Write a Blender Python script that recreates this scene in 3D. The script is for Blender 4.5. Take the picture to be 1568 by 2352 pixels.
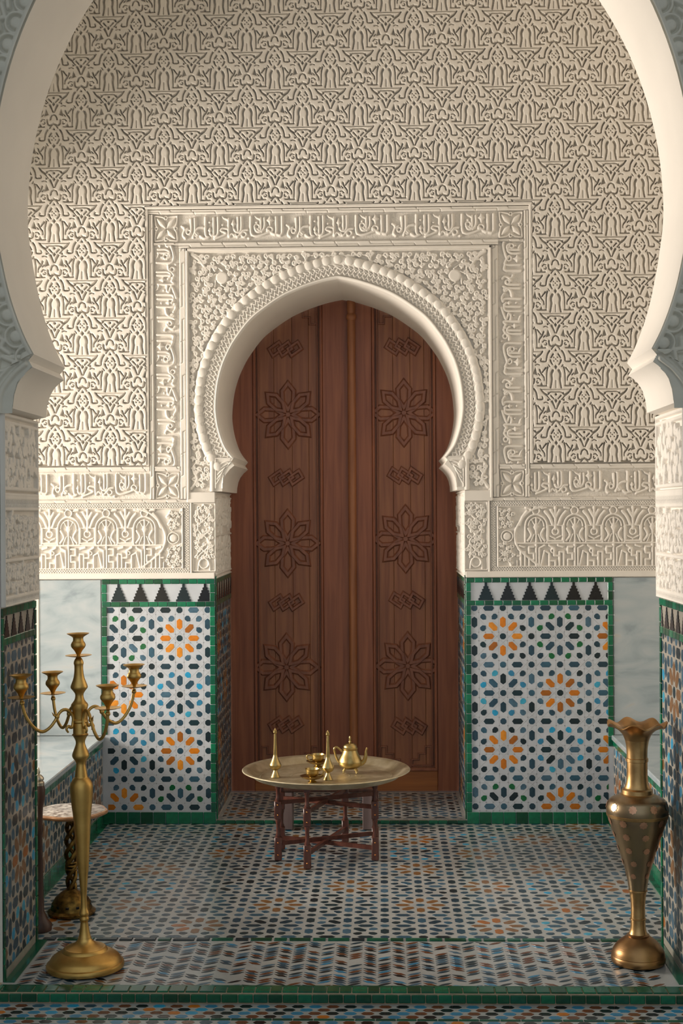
import bpy, bmesh, math, random
import numpy as np
from mathutils import Matrix, Vector

# ------------------------------------------------------------------ clean
for o in list(bpy.data.objects):
    bpy.data.objects.remove(o, do_unlink=True)
SC = bpy.context.scene
COL = SC.collection
R = math.radians

# ------------------------------------------------------------------ camera
cam_d = bpy.data.cameras.new('camera')
cam = bpy.data.objects.new('camera', cam_d)
COL.objects.link(cam)
cam_d.sensor_fit = 'VERTICAL'
cam_d.sensor_height = 36.0
cam_d.lens = 50.0
cam_d.clip_start = 0.05
cam.matrix_world = (Matrix.Translation((0, 0, 1.5)) @ Matrix.Rotation(R(1.595), 4, 'Z')
                    @ Matrix.Rotation(R(90), 4, 'X') @ Matrix.Rotation(-0.006, 4, 'Z'))
SC.camera = cam

# ------------------------------------------------------------------ world, lights, exposure
world = bpy.data.worlds.new('world')
SC.world = world
world.use_nodes = True
bg = world.node_tree.nodes['Background']
bg.inputs['Color'].default_value = (0.83, 0.93, 1.0, 1)
bg.inputs['Strength'].default_value = 0.66

# daylight of the open court beyond the tall window opening in the left side wall, above the bench
ld = bpy.data.lights.new('window_daylight', 'AREA')
ld.shape = 'RECTANGLE'
ld.size = 1.7
ld.size_y = 1.5
ld.energy = 465
ld.color = (1.0, 0.89, 0.77)
lo = bpy.data.objects.new('window_daylight', ld)
COL.objects.link(lo)
lo.location = (-4.3, 6.05, 1.48)
lo.rotation_euler = (R(90), 0, R(-90))      # faces +X

SC.view_settings.view_transform = 'Standard'
SC.view_settings.look = 'None'
SC.view_settings.gamma = 1.0
SC.view_settings.use_curve_mapping = False
SC.view_settings.exposure = -0.15

# ------------------------------------------------------------------ constants (metres)
YB = 6.85          # carved back wall
YD = 7.55          # door plane
XC = -0.20         # axis of the doorway and its frame
XF = -0.125        # axis of the big front arch
YF0, YF1 = 4.52, 4.97   # front arch wall
BLX, BRX = -1.352, 1.105  # bench fronts
BH = 0.425         # bench height
PX = 1 / 477.0     # carving grid step on the back wall
ZT = 4.2           # ceiling

# ------------------------------------------------------------------ materials
MATS = {}


def lin(h):
    h = h.lstrip('#')
    c = [int(h[i:i + 2], 16) / 255 for i in (0, 2, 4)]
    return tuple((x / 12.92 if x <= 0.04045 else ((x + 0.055) / 1.055) ** 2.4) for x in c) + (1,)


def mat(name, color, rough=0.5, metal=0.0, noise=None, bump=0.0, scale=20.0, spec=0.5, coat=0.0, stretch=None, color2=None):
    m = bpy.data.materials.new(name)
    m.use_nodes = True
    nt = m.node_tree
    b = nt.nodes['Principled BSDF']
    c = lin(color) if isinstance(color, str) else color
    b.inputs['Base Color'].default_value = c
    b.inputs['Roughness'].default_value = rough
    b.inputs['Metallic'].default_value = metal
    b.inputs['Specular IOR Level'].default_value = spec
    if coat:
        b.inputs['Coat Weight'].default_value = coat
        b.inputs['Coat Roughness'].default_value = 0.12
    if noise or bump:
        tc = nt.nodes.new('ShaderNodeTexCoord')
        mp = nt.nodes.new('ShaderNodeMapping')
        nt.links.new(tc.outputs['Object'], mp.inputs['Vector'])
        if stretch:
            mp.inputs['Scale'].default_value = stretch
        nz = nt.nodes.new('ShaderNodeTexNoise')
        nz.inputs['Scale'].default_value = scale
        nz.inputs['Detail'].default_value = 5
        nt.links.new(mp.outputs['Vector'], nz.inputs['Vector'])
        if noise:
            mx = nt.nodes.new('ShaderNodeMix')
            mx.data_type = 'RGBA'
            c2 = lin(color2) if color2 else tuple(x * (1 - noise) for x in c[:3]) + (1,)
            mx.inputs[6].default_value = c
            mx.inputs[7].default_value = c2
            rp = nt.nodes.new('ShaderNodeValToRGB')
            rp.color_ramp.elements[0].position = 0.35
            rp.color_ramp.elements[1].position = 0.68
            nt.links.new(nz.outputs['Fac'], rp.inputs['Fac'])
            nt.links.new(rp.outputs['Color'], mx.inputs['Factor'])
            nt.links.new(mx.outputs[2], b.inputs['Base Color'])
        if bump:
            bp = nt.nodes.new('ShaderNodeBump')
            bp.inputs['Strength'].default_value = bump
            bp.inputs['Distance'].default_value = 0.004
            nt.links.new(nz.outputs['Fac'], bp.inputs['Height'])
            nt.links.new(bp.outputs['Normal'], b.inputs['Normal'])
    MATS[name] = m
    return m


mat('stucco', '#e9e3da', 0.85, noise=0.08, bump=0.10, scale=9, spec=0.2)
mat('plaster', '#e9e3da', 0.75, noise=0.06, bump=0.04, scale=3, spec=0.3)
mat('facade_stucco', '#dedacd', 0.85, noise=0.12, bump=0.1, scale=9, spec=0.2)
mat('white_glaze', '#c4cad2', 0.22, noise=0.10, scale=14)
mat('floor_glaze', '#b0b2b0', 0.20, noise=0.18, scale=9)
mat('jamb_glaze', '#aaa499', 0.24, noise=0.15, scale=14)
mat('joint', '#aeb0b3', 0.7)
mat('grout', '#b9a68c', 0.85, noise=0.25, scale=30)
mat('dot_glaze', '#8d9096', 0.3)
for i, h in enumerate(('#23404f', '#386076', '#172a31', '#2d4d60', '#4a6c82', '#1b363f')):
    mat('navy%d' % i, h, 0.28, noise=0.25, scale=40)
for i, h in enumerate(('#d8801a', '#e0902a', '#a5621f', '#c5741c', '#85603c')):
    mat('ochre%d' % i, h, 0.28, noise=0.2, scale=40)
for i, h in enumerate(('#12603f', '#0e7350', '#0a4d33', '#157a56', '#0f5f46')):
    mat('green%d' % i, h, 0.16, noise=0.3, scale=35, bump=0.1)
for i, h in enumerate(('#2a9ccb', '#3583ab', '#3fa3c4')):
    mat('sky%d' % i, h, 0.28, noise=0.15, scale=40)
mat('leaf_green', '#14683c', 0.18, noise=0.2, scale=40)
mat('black_glaze', '#16191d', 0.18, noise=0.2, scale=40)
mat('brown_glaze', '#74452a', 0.2, noise=0.25, scale=40)


def marble():
    m = mat('marble', '#cfd3d2', 0.16)
    nt = m.node_tree
    b = nt.nodes['Principled BSDF']
    tc = nt.nodes.new('ShaderNodeTexCoord')
    mp = nt.nodes.new('ShaderNodeMapping')
    mp.inputs['Rotation'].default_value = (0.3, 0.5, 0.6)
    mp.inputs['Scale'].default_value = (1.2, 1.2, 3.2)
    nt.links.new(tc.outputs['Object'], mp.inputs['Vector'])
    nz = nt.nodes.new('ShaderNodeTexNoise')
    nz.inputs['Scale'].default_value = 2.6
    nz.inputs['Detail'].default_value = 8
    nz.inputs['Distortion'].default_value = 1.6
    nt.links.new(mp.outputs['Vector'], nz.inputs['Vector'])
    rp = nt.nodes.new('ShaderNodeValToRGB')
    e = rp.color_ramp.elements
    e[0].position, e[0].color = 0.30, lin('#8f9ca3')
    e[1].position, e[1].color = 0.62, lin('#b3bbbf')
    k = e.new(0.46)
    k.color = lin('#a6b2b8')
    k = e.new(0.78)
    k.color = lin('#bdb7aa')
    nt.links.new(nz.outputs['Fac'], rp.inputs['Fac'])
    nt.links.new(rp.outputs['Color'], b.inputs['Base Color'])


marble()


def wood(name, c1, c2, rough=0.42, axis=2, sc=1.0):
    m = mat(name, c1, rough)
    nt = m.node_tree
    b = nt.nodes['Principled BSDF']
    tc = nt.nodes.new('ShaderNodeTexCoord')
    mp = nt.nodes.new('ShaderNodeMapping')
    s = [26 * sc, 26 * sc, 26 * sc]
    s[axis] = 1.3 * sc
    mp.inputs['Scale'].default_value = s
    nt.links.new(tc.outputs['Object'], mp.inputs['Vector'])
    nz = nt.nodes.new('ShaderNodeTexNoise')
    nz.inputs['Scale'].default_value = 1.6
    nz.inputs['Detail'].default_value = 6
    nz.inputs['Distortion'].default_value = 0.5
    nt.links.new(mp.outputs['Vector'], nz.inputs['Vector'])
    rp = nt.nodes.new('ShaderNodeValToRGB')
    rp.color_ramp.elements[0].position = 0.32
    rp.color_ramp.elements[0].color = lin(c1)
    rp.color_ramp.elements[1].position = 0.7
    rp.color_ramp.elements[1].color = lin(c2)
    nt.links.new(nz.outputs['Fac'], rp.inputs['Fac'])
    nt.links.new(rp.outputs['Color'], b.inputs['Base Color'])
    bp = nt.nodes.new('ShaderNodeBump')
    bp.inputs['Strength'].default_value = 0.12
    bp.inputs['Distance'].default_value = 0.003
    nt.links.new(nz.outputs['Fac'], bp.inputs['Height'])
    nt.links.new(bp.outputs['Normal'], b.inputs['Normal'])
    return m


wood('door_wood', '#7f4933', '#9e6143')
wood('door_panel_wood', '#7d4b34', '#9c6644')
wood('door_carved_wood', '#744634', '#8f5b43')
wood('door_rail_wood', '#8a5228', '#a96834', axis=0)
wood('door_post_wood', '#8c5636', '#a96d45')
wood('stand_wood', '#4d2a22', '#6e4236', 0.3)
wood('stool_wood', '#6a5a58', '#867474', 0.35)
wood('dark_wood', '#2f1c14', '#4a2c1d', 0.4)
mat('brass', '#d8b26a', 0.37, 1.0, noise=0.25, scale=14, color2='#bd9653')
mat('brass_tray', '#dcd2b8', 0.48, 1.0, noise=0.3, scale=22, color2='#c0b392')
mat('brass_pale', '#bfa873', 0.28, 1.0, noise=0.2, scale=30, color2='#a58c56')
mat('dark_brass', '#8a6c36', 0.4, 1.0, noise=0.5, scale=60, color2='#4a3a20')
mat('stud', '#d08850', 0.25, 1.0)
mat('silver_metal', '#c8bfae', 0.25, 1.0)


def vase_mat():
    m = mat('vase_bronze', '#8a6238', 0.36, 1.0)
    nt = m.node_tree
    b = nt.nodes['Principled BSDF']
    tc = nt.nodes.new('ShaderNodeTexCoord')
    nz = nt.nodes.new('ShaderNodeTexNoise')
    nz.inputs['Scale'].default_value = 7
    nz.inputs['Detail'].default_value = 4
    nt.links.new(tc.outputs['Object'], nz.inputs['Vector'])
    rp = nt.nodes.new('ShaderNodeValToRGB')
    e = rp.color_ramp.elements
    e[0].position, e[0].color = 0.34, lin('#8a6c4e')
    e[1].position, e[1].color = 0.66, lin('#b98f5c')
    nt.links.new(nz.outputs['Fac'], rp.inputs['Fac'])
    nt.links.new(rp.outputs['Color'], b.inputs['Base Color'])
    # fine engraving rings
    wv = nt.nodes.new('ShaderNodeTexWave')
    wv.bands_direction = 'Z'
    wv.inputs['Scale'].default_value = 60
    wv.inputs['Distortion'].default_value = 3
    nt.links.new(tc.outputs['Object'], wv.inputs['Vector'])
    bp = nt.nodes.new('ShaderNodeBump')
    bp.inputs['Strength'].default_value = 0.025
    bp.inputs['Distance'].default_value = 0.002
    nt.links.new(wv.outputs['Fac'], bp.inputs['Height'])
    nt.links.new(bp.outputs['Normal'], b.inputs['Normal'])


vase_mat()
mat('vase_body', '#a8926f', 0.33, 1.0, noise=0.5, scale=7, color2='#94806a')
mat('copper_inlay', '#dba888', 0.36, 1.0)
mat('vase_gold', '#cda671', 0.36, 1.0, noise=0.3, scale=25, color2='#ad8a5c')
mat('inlay_white', '#cfc7bd', 0.35, noise=0.75, scale=55, color2='#4a342a')
mat('edge_horn', '#a9794f', 0.3, noise=0.3, scale=20)
M = MATS


# ------------------------------------------------------------------ object helpers
def finish(me, smooth=None):
    if smooth is not None and len(me.polygons):
        me.polygons.foreach_set('use_smooth', [True] * len(me.polygons))
        if smooth < 180:
            me.set_sharp_from_angle(angle=R(smooth))


def link(name, me, parent=None, m=None):
    o = bpy.data.objects.new(name, me)
    COL.objects.link(o)
    if m is not None and me is not None and len(me.materials) == 0:
        me.materials.append(M[m] if isinstance(m, str) else m)
    if parent is not None:
        o.parent = parent
    return o


def empty(name, loc=(0, 0, 0), rz=0):
    o = bpy.data.objects.new(name, None)
    o.empty_display_size = 0.05
    COL.objects.link(o)
    o.location = loc
    o.rotation_euler = (0, 0, rz)
    return o


def tag(o, label, cat, group=None):
    o['label'] = label
    o['category'] = cat
    if group:
        o['group'] = group
    return o


def struct(o, label, cat):
    o['kind'] = 'structure'
    o['label'] = label
    o['category'] = cat
    return o


class MB:
    """collects polygons with material slots into one mesh"""

    def __init__(s):
        s.v, s.f, s.mi, s.mats = [], [], [], []

    def slot(s, m):
        if m not in s.mats:
            s.mats.append(m)
        return s.mats.index(m)

    def add(s, vs, fs, m='stucco'):
        n = len(s.v)
        k = s.slot(m)
        s.v.extend(vs)
        for f in fs:
            s.f.append([i + n for i in f])
            s.mi.append(k)

    def box(s, x0, x1, y0, y1, z0, z1, m='stucco'):
        vs = [(x, y, z) for z in (z0, z1) for y in (y0, y1) for x in (x0, x1)]
        s.add(vs, [(0, 2, 3, 1), (4, 5, 7, 6), (0, 1, 5, 4), (2, 6, 7, 3), (0, 4, 6, 2), (1, 3, 7, 5)], m)

    def cbox(s, x0, x1, y0, y1, z0, z1, c=0.002, m='stucco'):
        """chamfered box"""
        bm = bmesh.new()
        r = bmesh.ops.create_cube(bm, size=1)
        for v in bm.verts:
            v.co = Vector(((x0 + x1) / 2 + v.co.x * (x1 - x0), (y0 + y1) / 2 + v.co.y * (y1 - y0), (z0 + z1) / 2 + v.co.z * (z1 - z0)))
        bmesh.ops.bevel(bm, geom=list(bm.edges), offset=c, segments=1, affect='EDGES')
        bm.verts.index_update()
        s.add([v.co[:] for v in bm.verts], [[v.index for v in f.verts] for f in bm.faces], m)
        bm.free()

    def lathe(s, prof, c=(0, 0, 0), n=40, m='brass', wave=None, caps=True):
        """prof: (r, z) from bottom to top"""
        vs, fs = [], []
        for j, (r, z) in enumerate(prof):
            for i in range(n):
                a = 2 * math.pi * i / n
                rr, zz = r, z
                if wave:
                    rr, zz = wave(j, r, z, a)
                vs.append((c[0] + rr * math.cos(a), c[1] + rr * math.sin(a), c[2] + zz))
        for j in range(len(prof) - 1):
            for i in range(n):
                k = (i + 1) % n
                fs.append((j * n + i, j * n + k, (j + 1) * n + k, (j + 1) * n + i))
        if caps and prof[0][0] > 1e-4:
            fs.append(tuple(reversed(range(n))))
        if caps and prof[-1][0] > 1e-4:
            t = (len(prof) - 1) * n
            fs.append(tuple(range(t, t + n)))
        s.add(vs, fs, m)

    def tube(s, pts, rad, n=10, m='brass', closed=False):
        pts = [Vector(p) for p in pts]
        if not hasattr(rad, '__len__'):
            rad = [rad] * len(pts)
        vs, fs = [], []
        up = None
        N = len(pts)
        for i, p in enumerate(pts):
            a = pts[i - 1] if (i > 0 or closed) else pts[i]
            b = pts[(i + 1) % N] if (i < N - 1 or closed) else pts[i]
            t = (b - a).normalized()
            if up is None:
                up = Vector((0, 0, 1)) if abs(t.z) < 0.9 else Vector((1, 0, 0))
            x = t.cross(up).normalized()
            y = x.cross(t).normalized()
            up = y
            for k in range(n):
                an = 2 * math.pi * k / n
                vs.append(tuple(p + (x * math.cos(an) + y * math.sin(an)) * rad[i]))
        for i in range(N if closed else N - 1):
            j = (i + 1) % N
            for k in range(n):
                l = (k + 1) % n
                fs.append((i * n + k, i * n + l, j * n + l, j * n + k))
        if not closed:
            fs.append(tuple(reversed(range(n))))
            fs.append(tuple(range((N - 1) * n, N * n)))
        s.add(vs, fs, m)

    def prism(s, poly, y0, y1, mp=None, m='stucco', inset=0.0):
        """polygon in (u, v), extruded between heights y0 < y1; top inset for a chamfer. mp(u, v, h) -> xyz"""
        n = len(poly)
        mp = mp or (lambda u, v, h: (u, h, v))
        cx = sum(p[0] for p in poly) / n
        cy = sum(p[1] for p in poly) / n
        top = poly
        if inset:
            top = []
            for (x, y) in poly:
                d = math.hypot(x - cx, y - cy) or 1
                k = max(0.0, (d - inset) / d)
                top.append((cx + (x - cx) * k, cy + (y - cy) * k))
        vs = [mp(x, y, y0) for x, y in poly] + [mp(x, y, y1) for x, y in top]
        fs = [tuple(range(n, 2 * n))] + [(i, (i + 1) % n, n + (i + 1) % n, n + i) for i in range(n)]
        s.add(vs, fs, m)

    def mesh(s, name, smooth=None, recalc=False):
        me = bpy.data.meshes.new(name)
        me.from_pydata(s.v, [], s.f)
        for k in s.mats:
            me.materials.append(M[k])
        me.polygons.foreach_set('material_index', s.mi)
        if recalc:
            bm = bmesh.new()
            bm.from_mesh(me)
            bmesh.ops.recalc_face_normals(bm, faces=bm.faces)
            bm.to_mesh(me)
            bm.free()
        finish(me, smooth)
        me.update()
        return me

    def build(s, name, parent=None, smooth=None, recalc=True):
        return link(name, s.mesh(name, smooth, recalc), parent)


def catmull(pts, k=6):
    P = [np.array(p, float) for p in pts]
    out = []
    for i in range(len(P) - 1):
        p0 = P[max(i - 1, 0)]
        p1, p2 = P[i], P[i + 1]
        p3 = P[min(i + 2, len(P) - 1)]
        for j in range(k):
            t = j / k
            out.append(0.5 * ((2 * p1) + (-p0 + p2) * t + (2 * p0 - 5 * p1 + 4 * p2 - p3) * t * t + (-p0 + 3 * p1 - 3 * p2 + p3) * t ** 3))
    out.append(P[-1])
    return [tuple(map(float, p)) for p in out]


def smooth_prof(pts, k=4):
    return catmull(pts, k)


# ------------------------------------------------------------------ carved relief: height fields as real meshes
class Field:
    """distance field of strokes on a pixel grid (x right, y down), units of PX"""

    def __init__(s, w, h, x0=0.0, y0=0.0):
        s.w, s.h = int(round(w)), int(round(h))
        s.x = x0 + np.arange(s.w + 1)[None, :].astype(float)
        s.y = y0 + np.arange(s.h + 1)[:, None].astype(float)
        s.x0, s.y0 = x0, y0
        s.d = np.full((s.h + 1, s.w + 1), 9.0)

    def win(s, xa, xb, ya, yb, m):
        i0 = max(0, int(math.floor(xa - m - s.x0)))
        i1 = min(s.w + 1, int(math.ceil(xb + m - s.x0)) + 1)
        j0 = max(0, int(math.floor(ya - m - s.y0)))
        j1 = min(s.h + 1, int(math.ceil(yb + m - s.y0)) + 1)
        if i0 >= i1 or j0 >= j1:
            return None
        return slice(j0, j1), slice(i0, i1)

    def seg(s, a, b, h0, h1=None):
        h1 = h0 if h1 is None else h1
        w = s.win(min(a[0], b[0]), max(a[0], b[0]), min(a[1], b[1]), max(a[1], b[1]), max(h0, h1) + 3)
        if not w:
            return
        x, y = s.x[:, w[1]], s.y[w[0], :]
        dx, dy = b[0] - a[0], b[1] - a[1]
        L = dx * dx + dy * dy + 1e-9
        t = np.clip(((x - a[0]) * dx + (y - a[1]) * dy) / L, 0, 1)
        d = np.hypot(x - a[0] - t * dx, y - a[1] - t * dy) - (h0 + (h1 - h0) * t)
        s.d[w] = np.minimum(s.d[w], d)

    def line(s, pts, hw, hw1=None, curve=False):
        if curve and len(pts) > 2:
            pts = catmull(pts, 5)
        n = len(pts) - 1
        for i in range(n):
            if hw1 is None:
                s.seg(pts[i], pts[i + 1], hw)
            else:
                s.seg(pts[i], pts[i + 1], hw + (hw1 - hw) * i / n, hw + (hw1 - hw) * (i + 1) / n)

    def ring(s, c, r, hw):
        w = s.win(c[0] - r, c[0] + r, c[1] - r, c[1] + r, hw + 3)
        if w:
            x, y = s.x[:, w[1]], s.y[w[0], :]
            s.d[w] = np.minimum(s.d[w], np.abs(np.hypot(x - c[0], y - c[1]) - r) - hw)

    def disc(s, c, r):
        w = s.win(c[0] - r, c[0] + r, c[1] - r, c[1] + r, 3)
        if w:
            x, y = s.x[:, w[1]], s.y[w[0], :]
            s.d[w] = np.minimum(s.d[w], np.hypot(x - c[0], y - c[1]) - r)

    def fill(s, pts):
        """convex-ish polygon: winding-safe by even-odd"""
        xs = [p[0] for p in pts]
        ys = [p[1] for p in pts]
        w = s.win(min(xs), max(xs), min(ys), max(ys), 3)
        if not w:
            return
        x, y = s.x[:, w[1]], s.y[w[0], :]
        d = np.full(np.broadcast(x, y).shape, 1e9)
        ins = np.zeros(d.shape, bool)
        n = len(pts)
        for i in range(n):
            a, b = pts[i], pts[(i + 1) % n]
            dx, dy = b[0] - a[0], b[1] - a[1]
            t = np.clip(((x - a[0]) * dx + (y - a[1]) * dy) / (dx * dx + dy * dy + 1e-9), 0, 1)
            d = np.minimum(d, np.hypot(x - a[0] - t * dx, y - a[1] - t * dy))
            if a[1] != b[1]:
                c = ((a[1] > y) != (b[1] > y)) & (x < (b[0] - a[0]) * (y - a[1]) / (b[1] - a[1]) + a[0])
                ins ^= c
        d = np.where(ins, -d, d)
        s.d[w] = np.minimum(s.d[w], d)

    def rect(s, x0, y0, x1, y1, hw):
        s.line([(x0, y0), (x1, y0), (x1, y1), (x0, y1), (x0, y0)], hw)

    def height(s, depth, e=1.0, rough=0.0, seed=1, dome=0.25):
        k = np.clip(0.5 - s.d / (2 * e), 0, 1)
        h = depth * k * k * (3 - 2 * k)
        # slight rounding of the ridge tops
        h = h + depth * dome * np.clip(-s.d - e, 0, 3) / 3
        if rough:
            h = h + np.random.default_rng(seed).random(h.shape) * rough * (1 - k)
        return h


def grid_mesh(name, X, Y, Z, mask=None, m='stucco', flip=False):
    """X, Y, Z arrays (ny+1, nx+1); mask (ny, nx) of kept cells"""
    ny, nx = X.shape[0] - 1, X.shape[1] - 1
    idx = np.arange((ny + 1) * (nx + 1)).reshape(ny + 1, nx + 1)
    q = np.stack([idx[:-1, :-1], idx[1:, :-1], idx[1:, 1:], idx[:-1, 1:]], -1)
    if flip:
        q = q[..., ::-1]
    q = q.reshape(-1, 4)
    if mask is not None:
        q = q[mask.reshape(-1)]
    co = np.stack([X, Y, Z], -1).reshape(-1, 3)
    used = np.unique(q)
    rem = np.full(len(co), -1)
    rem[used] = np.arange(len(used))
    q = rem[q]
    co = co[used]
    me = bpy.data.meshes.new(name)
    me.vertices.add(len(co))
    me.vertices.foreach_set('co', co.astype(np.float32).ravel())
    nf = len(q)
    me.loops.add(nf * 4)
    me.loops.foreach_set('vertex_index', q.astype(np.int32).ravel())
    me.polygons.add(nf)
    me.polygons.foreach_set('loop_start', (np.arange(nf) * 4).astype(np.int32))
    me.polygons.foreach_set('use_smooth', np.ones(nf, bool))
    me.update(calc_edges=True)
    me.validate()
    me.materials.append(M[m])
    return me


def relief_back(name, H, x0, ztop, parent, y=YB, mask=None, m='stucco', step=PX, flipx=False):
    """height field on a plane facing the camera (-Y); x0 = left edge, ztop = top edge"""
    ny, nx = H.shape[0] - 1, H.shape[1] - 1
    u = np.arange(nx + 1)[None, :] * step + np.zeros((ny + 1, 1))
    v = np.arange(ny + 1)[:, None] * step + np.zeros((1, nx + 1))
    if flipx:
        H = H[:, ::-1]
        if mask is not None:
            mask = mask[:, ::-1]
    me = grid_mesh(name, u, -H, -v, mask, m)
    o = link(name, me, parent)
    o.location = (x0, y, ztop)
    return o


# ---- the carved motifs -------------------------------------------------
def sebka_height():
    """one cell of the lambrequin carving: a flat plaster plate with the hollows of the pattern cut into it"""
    W, Hh = 1040.0, 714.0
    s = 1 / 8.15
    F = Field(128, 87, -64, 0)

    def motif(cu, cv):
        def P(pts, sg):
            return [((cu + sg * u) * s, (cv + v) * s) for u, v in pts]
        for sg in (1, -1):
            ln = lambda pts, hw, h1=None: F.line(P(pts, sg), hw * s, None if h1 is None else h1 * s, True)
            po = lambda pts: F.fill(P(pts, sg))
            ln([(0, -122), (40, -85), (78, -30)], 15, 8)                                   # chevron under the point
            ln([(112, -5), (150, 60), (168, 130), (178, 192), (226, 200)], 15, 11)         # slit outside the inner ogee
            ln([(226, 200), (276, 192), (268, 148)], 15, 9)                                # curl
            ln([(238, 5), (285, 68), (345, 112)], 11, 20)
            ln([(345, 112), (385, 168), (420, 205)], 10, 6)
            ln([(98, 178), (84, 220), (58, 258)], 17, 9)                                   # round the rosette
            ln([(48, 62), (88, 128)], 15, 11)
            ln([(56, 368), (84, 440), (74, 530), (84, 610), (100, 692)], 23, 14)           # beside the central figure
            ln([(148, 306), (168, 420), (172, 640)], 15, 7)
            ln([(186, 318), (250, 402)], 13, 9)
            ln([(300, 352), (274, 420), (222, 492), (214, 552)], 15, 9)
            ln([(168, 652), (250, 654), (340, 650)], 13, 11)
            po([(262, 588), (236, 652), (300, 652)])
            F.line(P([(318, 592), (345, 596), (356, 575), (345, 560)], sg), 8 * s, None, True)
            ln([(282, 545), (312, 512), (352, 520)], 9, 7)
            ln([(398, 522), (404, 590), (440, 622), (486, 606)], 16, 13)
            po([(378, 312), (424, 425), (340, 452)])
            ln([(300, 452), (330, 420)], 10, 7)
            ln([(448, 238), (478, 300), (508, 376)], 20, 9)
            ln([(458, 516), (478, 452), (520, 424)], 13, 11)
            ln([(392, 76), (440, 58), (520, 60)], 9, 9)
            po([(372, 62), (410, 88), (372, 122)])
            ln([(428, 128), (484, 190)], 13, 8)
            po([(362, 186), (404, 206), (366, 232)])
            ln([(300, 262), (340, 250), (380, 268)], 8, 6)
            ln([(240, 12), (380, 12), (520, 12)], 6, 6)
            F.disc(((cu + sg * 34) * s, (cv + 122) * s), 10 * s)
            F.disc(((cu + sg * 34) * s, (cv + 190) * s), 10 * s)
            ln([(132, 262), (112, 296)], 8, 8)
        F.fill(P([(0, -48), (24, 4), (-24, 4)], 1))
        F.fill(P([(0, 262), (30, 300), (0, 346), (-30, 300)], 1))
        F.disc((cu * s, (cv + 155) * s), 10 * s)
        F.line(P([(0, 560), (0, 690)], 1), 6 * s)
        for q in (520, -520):
            F.disc(((cu + q) * s, (cv + 105) * s), 20 * s)
            F.fill(P([(q, 186), (q + 26, 222), (q, 262), (q - 26, 222)], 1))

    for (cu, cv) in ((0, 0), (W, 0), (-W, 0), (W / 2, Hh), (-W / 2, Hh), (W / 2, -Hh), (-W / 2, -Hh)):
        motif(cu, cv)
    k = np.clip(0.5 - (F.d + 0.25) / 1.25, 0, 1)
    k = k * k * (3 - 2 * k)
    h = 0.026 * (1 - k)
    # soft hollowing of the plate towards the cuts
    return h - 0.0010 * np.clip(1 - F.d / 2.5, 0, 1) * (1 - k)


TEXT_UNIT = 1045.0


def draw_text(F, right, top, sx, sy, hw):
    """one run of the carved inscription; right = x of its right end"""
    def P(p):
        return (right - (1500 - p[0]) * sx, top + (p[1] - 45) * sy)
    L = lambda pts, w=1.0, c=True: F.line([P(p) for p in pts], hw * w, None, c)
    D = lambda c, r: F.disc(P(c), r * sy)
    G = lambda c, r, w=0.75: F.ring(P(c), r * sy, hw * w)
    FL = lambda pts: F.fill([P(p) for p in pts])
    L([(1475, 70), (1475, 240)], 1, False)
    L([(1475, 235), (1458, 262), (1412, 248)])
    L([(1415, 75), (1415, 240), (1375, 240), (1325, 200)])
    G((1352, 205), 28)
    FL([(1352, 55), (1372, 85), (1398, 110), (1372, 130), (1355, 178), (1338, 130), (1312, 110), (1338, 85)])
    L([(1300, 85), (1300, 175), (1270, 222), (1235, 200)])
    L([(1264, 85), (1264, 215)], 1, False)
    FL([(1190, 48), (1225, 70), (1270, 85), (1262, 112), (1215, 88)])
    D((1222, 128), 13)
    G((1225, 172), 24)
    L([(1205, 190), (1222, 222), (1250, 225)])
    L([(1165, 70), (1165, 225), (1195, 266), (1260, 262), (1345, 232)])
    D((1145, 292), 14)
    L([(1070, 70), (1070, 190), (1050, 228), (1018, 225), (1000, 200)])
    L([(1036, 75), (1036, 218)], 1, False)
    FL([(990, 85), (1003, 120), (1018, 145), (1000, 160), (990, 205), (980, 160), (962, 145), (978, 120)])
    G((1095, 252), 25)
    L([(1130, 205), (1088, 212), (1065, 246), (1030, 272), (1010, 250)])
    L([(945, 85), (945, 262), (975, 245), (1002, 262)])
    FL([(868, 48), (905, 75), (950, 85), (940, 112), (888, 88)])
    L([(928, 190), (882, 188), (866, 212), (905, 228), (916, 246), (862, 272), (805, 294)])
    D((883, 150), 12)
    L([(838, 70), (838, 232), (812, 264), (782, 258)])
    L([(795, 78), (795, 252)], 1, False)
    D((755, 122), 13)
    FL([(757, 168), (780, 206), (757, 244), (735, 206)])
    L([(757, 240), (774, 264)])
    L([(715, 70), (715, 250), (745, 276), (700, 288), (662, 262)])
    L([(688, 172), (640, 185), (612, 225), (635, 255)], 1.15)
    G((622, 245), 20)
    L([(608, 80), (608, 212), (590, 272)])
    L([(570, 90), (570, 215), (552, 242)])
    G((545, 222), 22)
    L([(535, 185), (502, 210), (490, 255), (512, 282)])
    L([(478, 160), (500, 175), (506, 200)])


def text_height(w, h, unit=228.0, start=0.0):
    F = Field(w, h)
    sx = unit / TEXT_UNIT
    sy = (h - 4) / 273.0
    r = w - 4 + start
    while r > -10:
        draw_text(F, r, 2, sx, sy, 3.0)
        r -= unit
    return F.height(0.013, 0.8, 0.0018, 5, dome=0.25)


def strap_height(w, h, step=34.0):
    """flat double moulding with the stepped grooves of the interlaced straps"""
    F = Field(w, h)
    F.fill([(-3, 1.2), (w + 3, 1.2), (w + 3, h - 1.2), (-3, h - 1.2)])
    base = F.height(0.013, 0.8, dome=0.0)
    Gv = Field(w, h)
    m = h / 2
    x = -step
    k = 0
    while x < w + step:
        Gv.line([(x, m - h), (x + h * 0.55, m), (x + step * 1.72, m), (x + step * 1.72 + h * 0.55, m + h)], 0.75)
        x += step * (1.45 if k % 2 else 2.35)
        k += 1
    g = np.clip(0.5 - Gv.d / 1.6, 0, 1)
    return base - 0.006 * g


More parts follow.
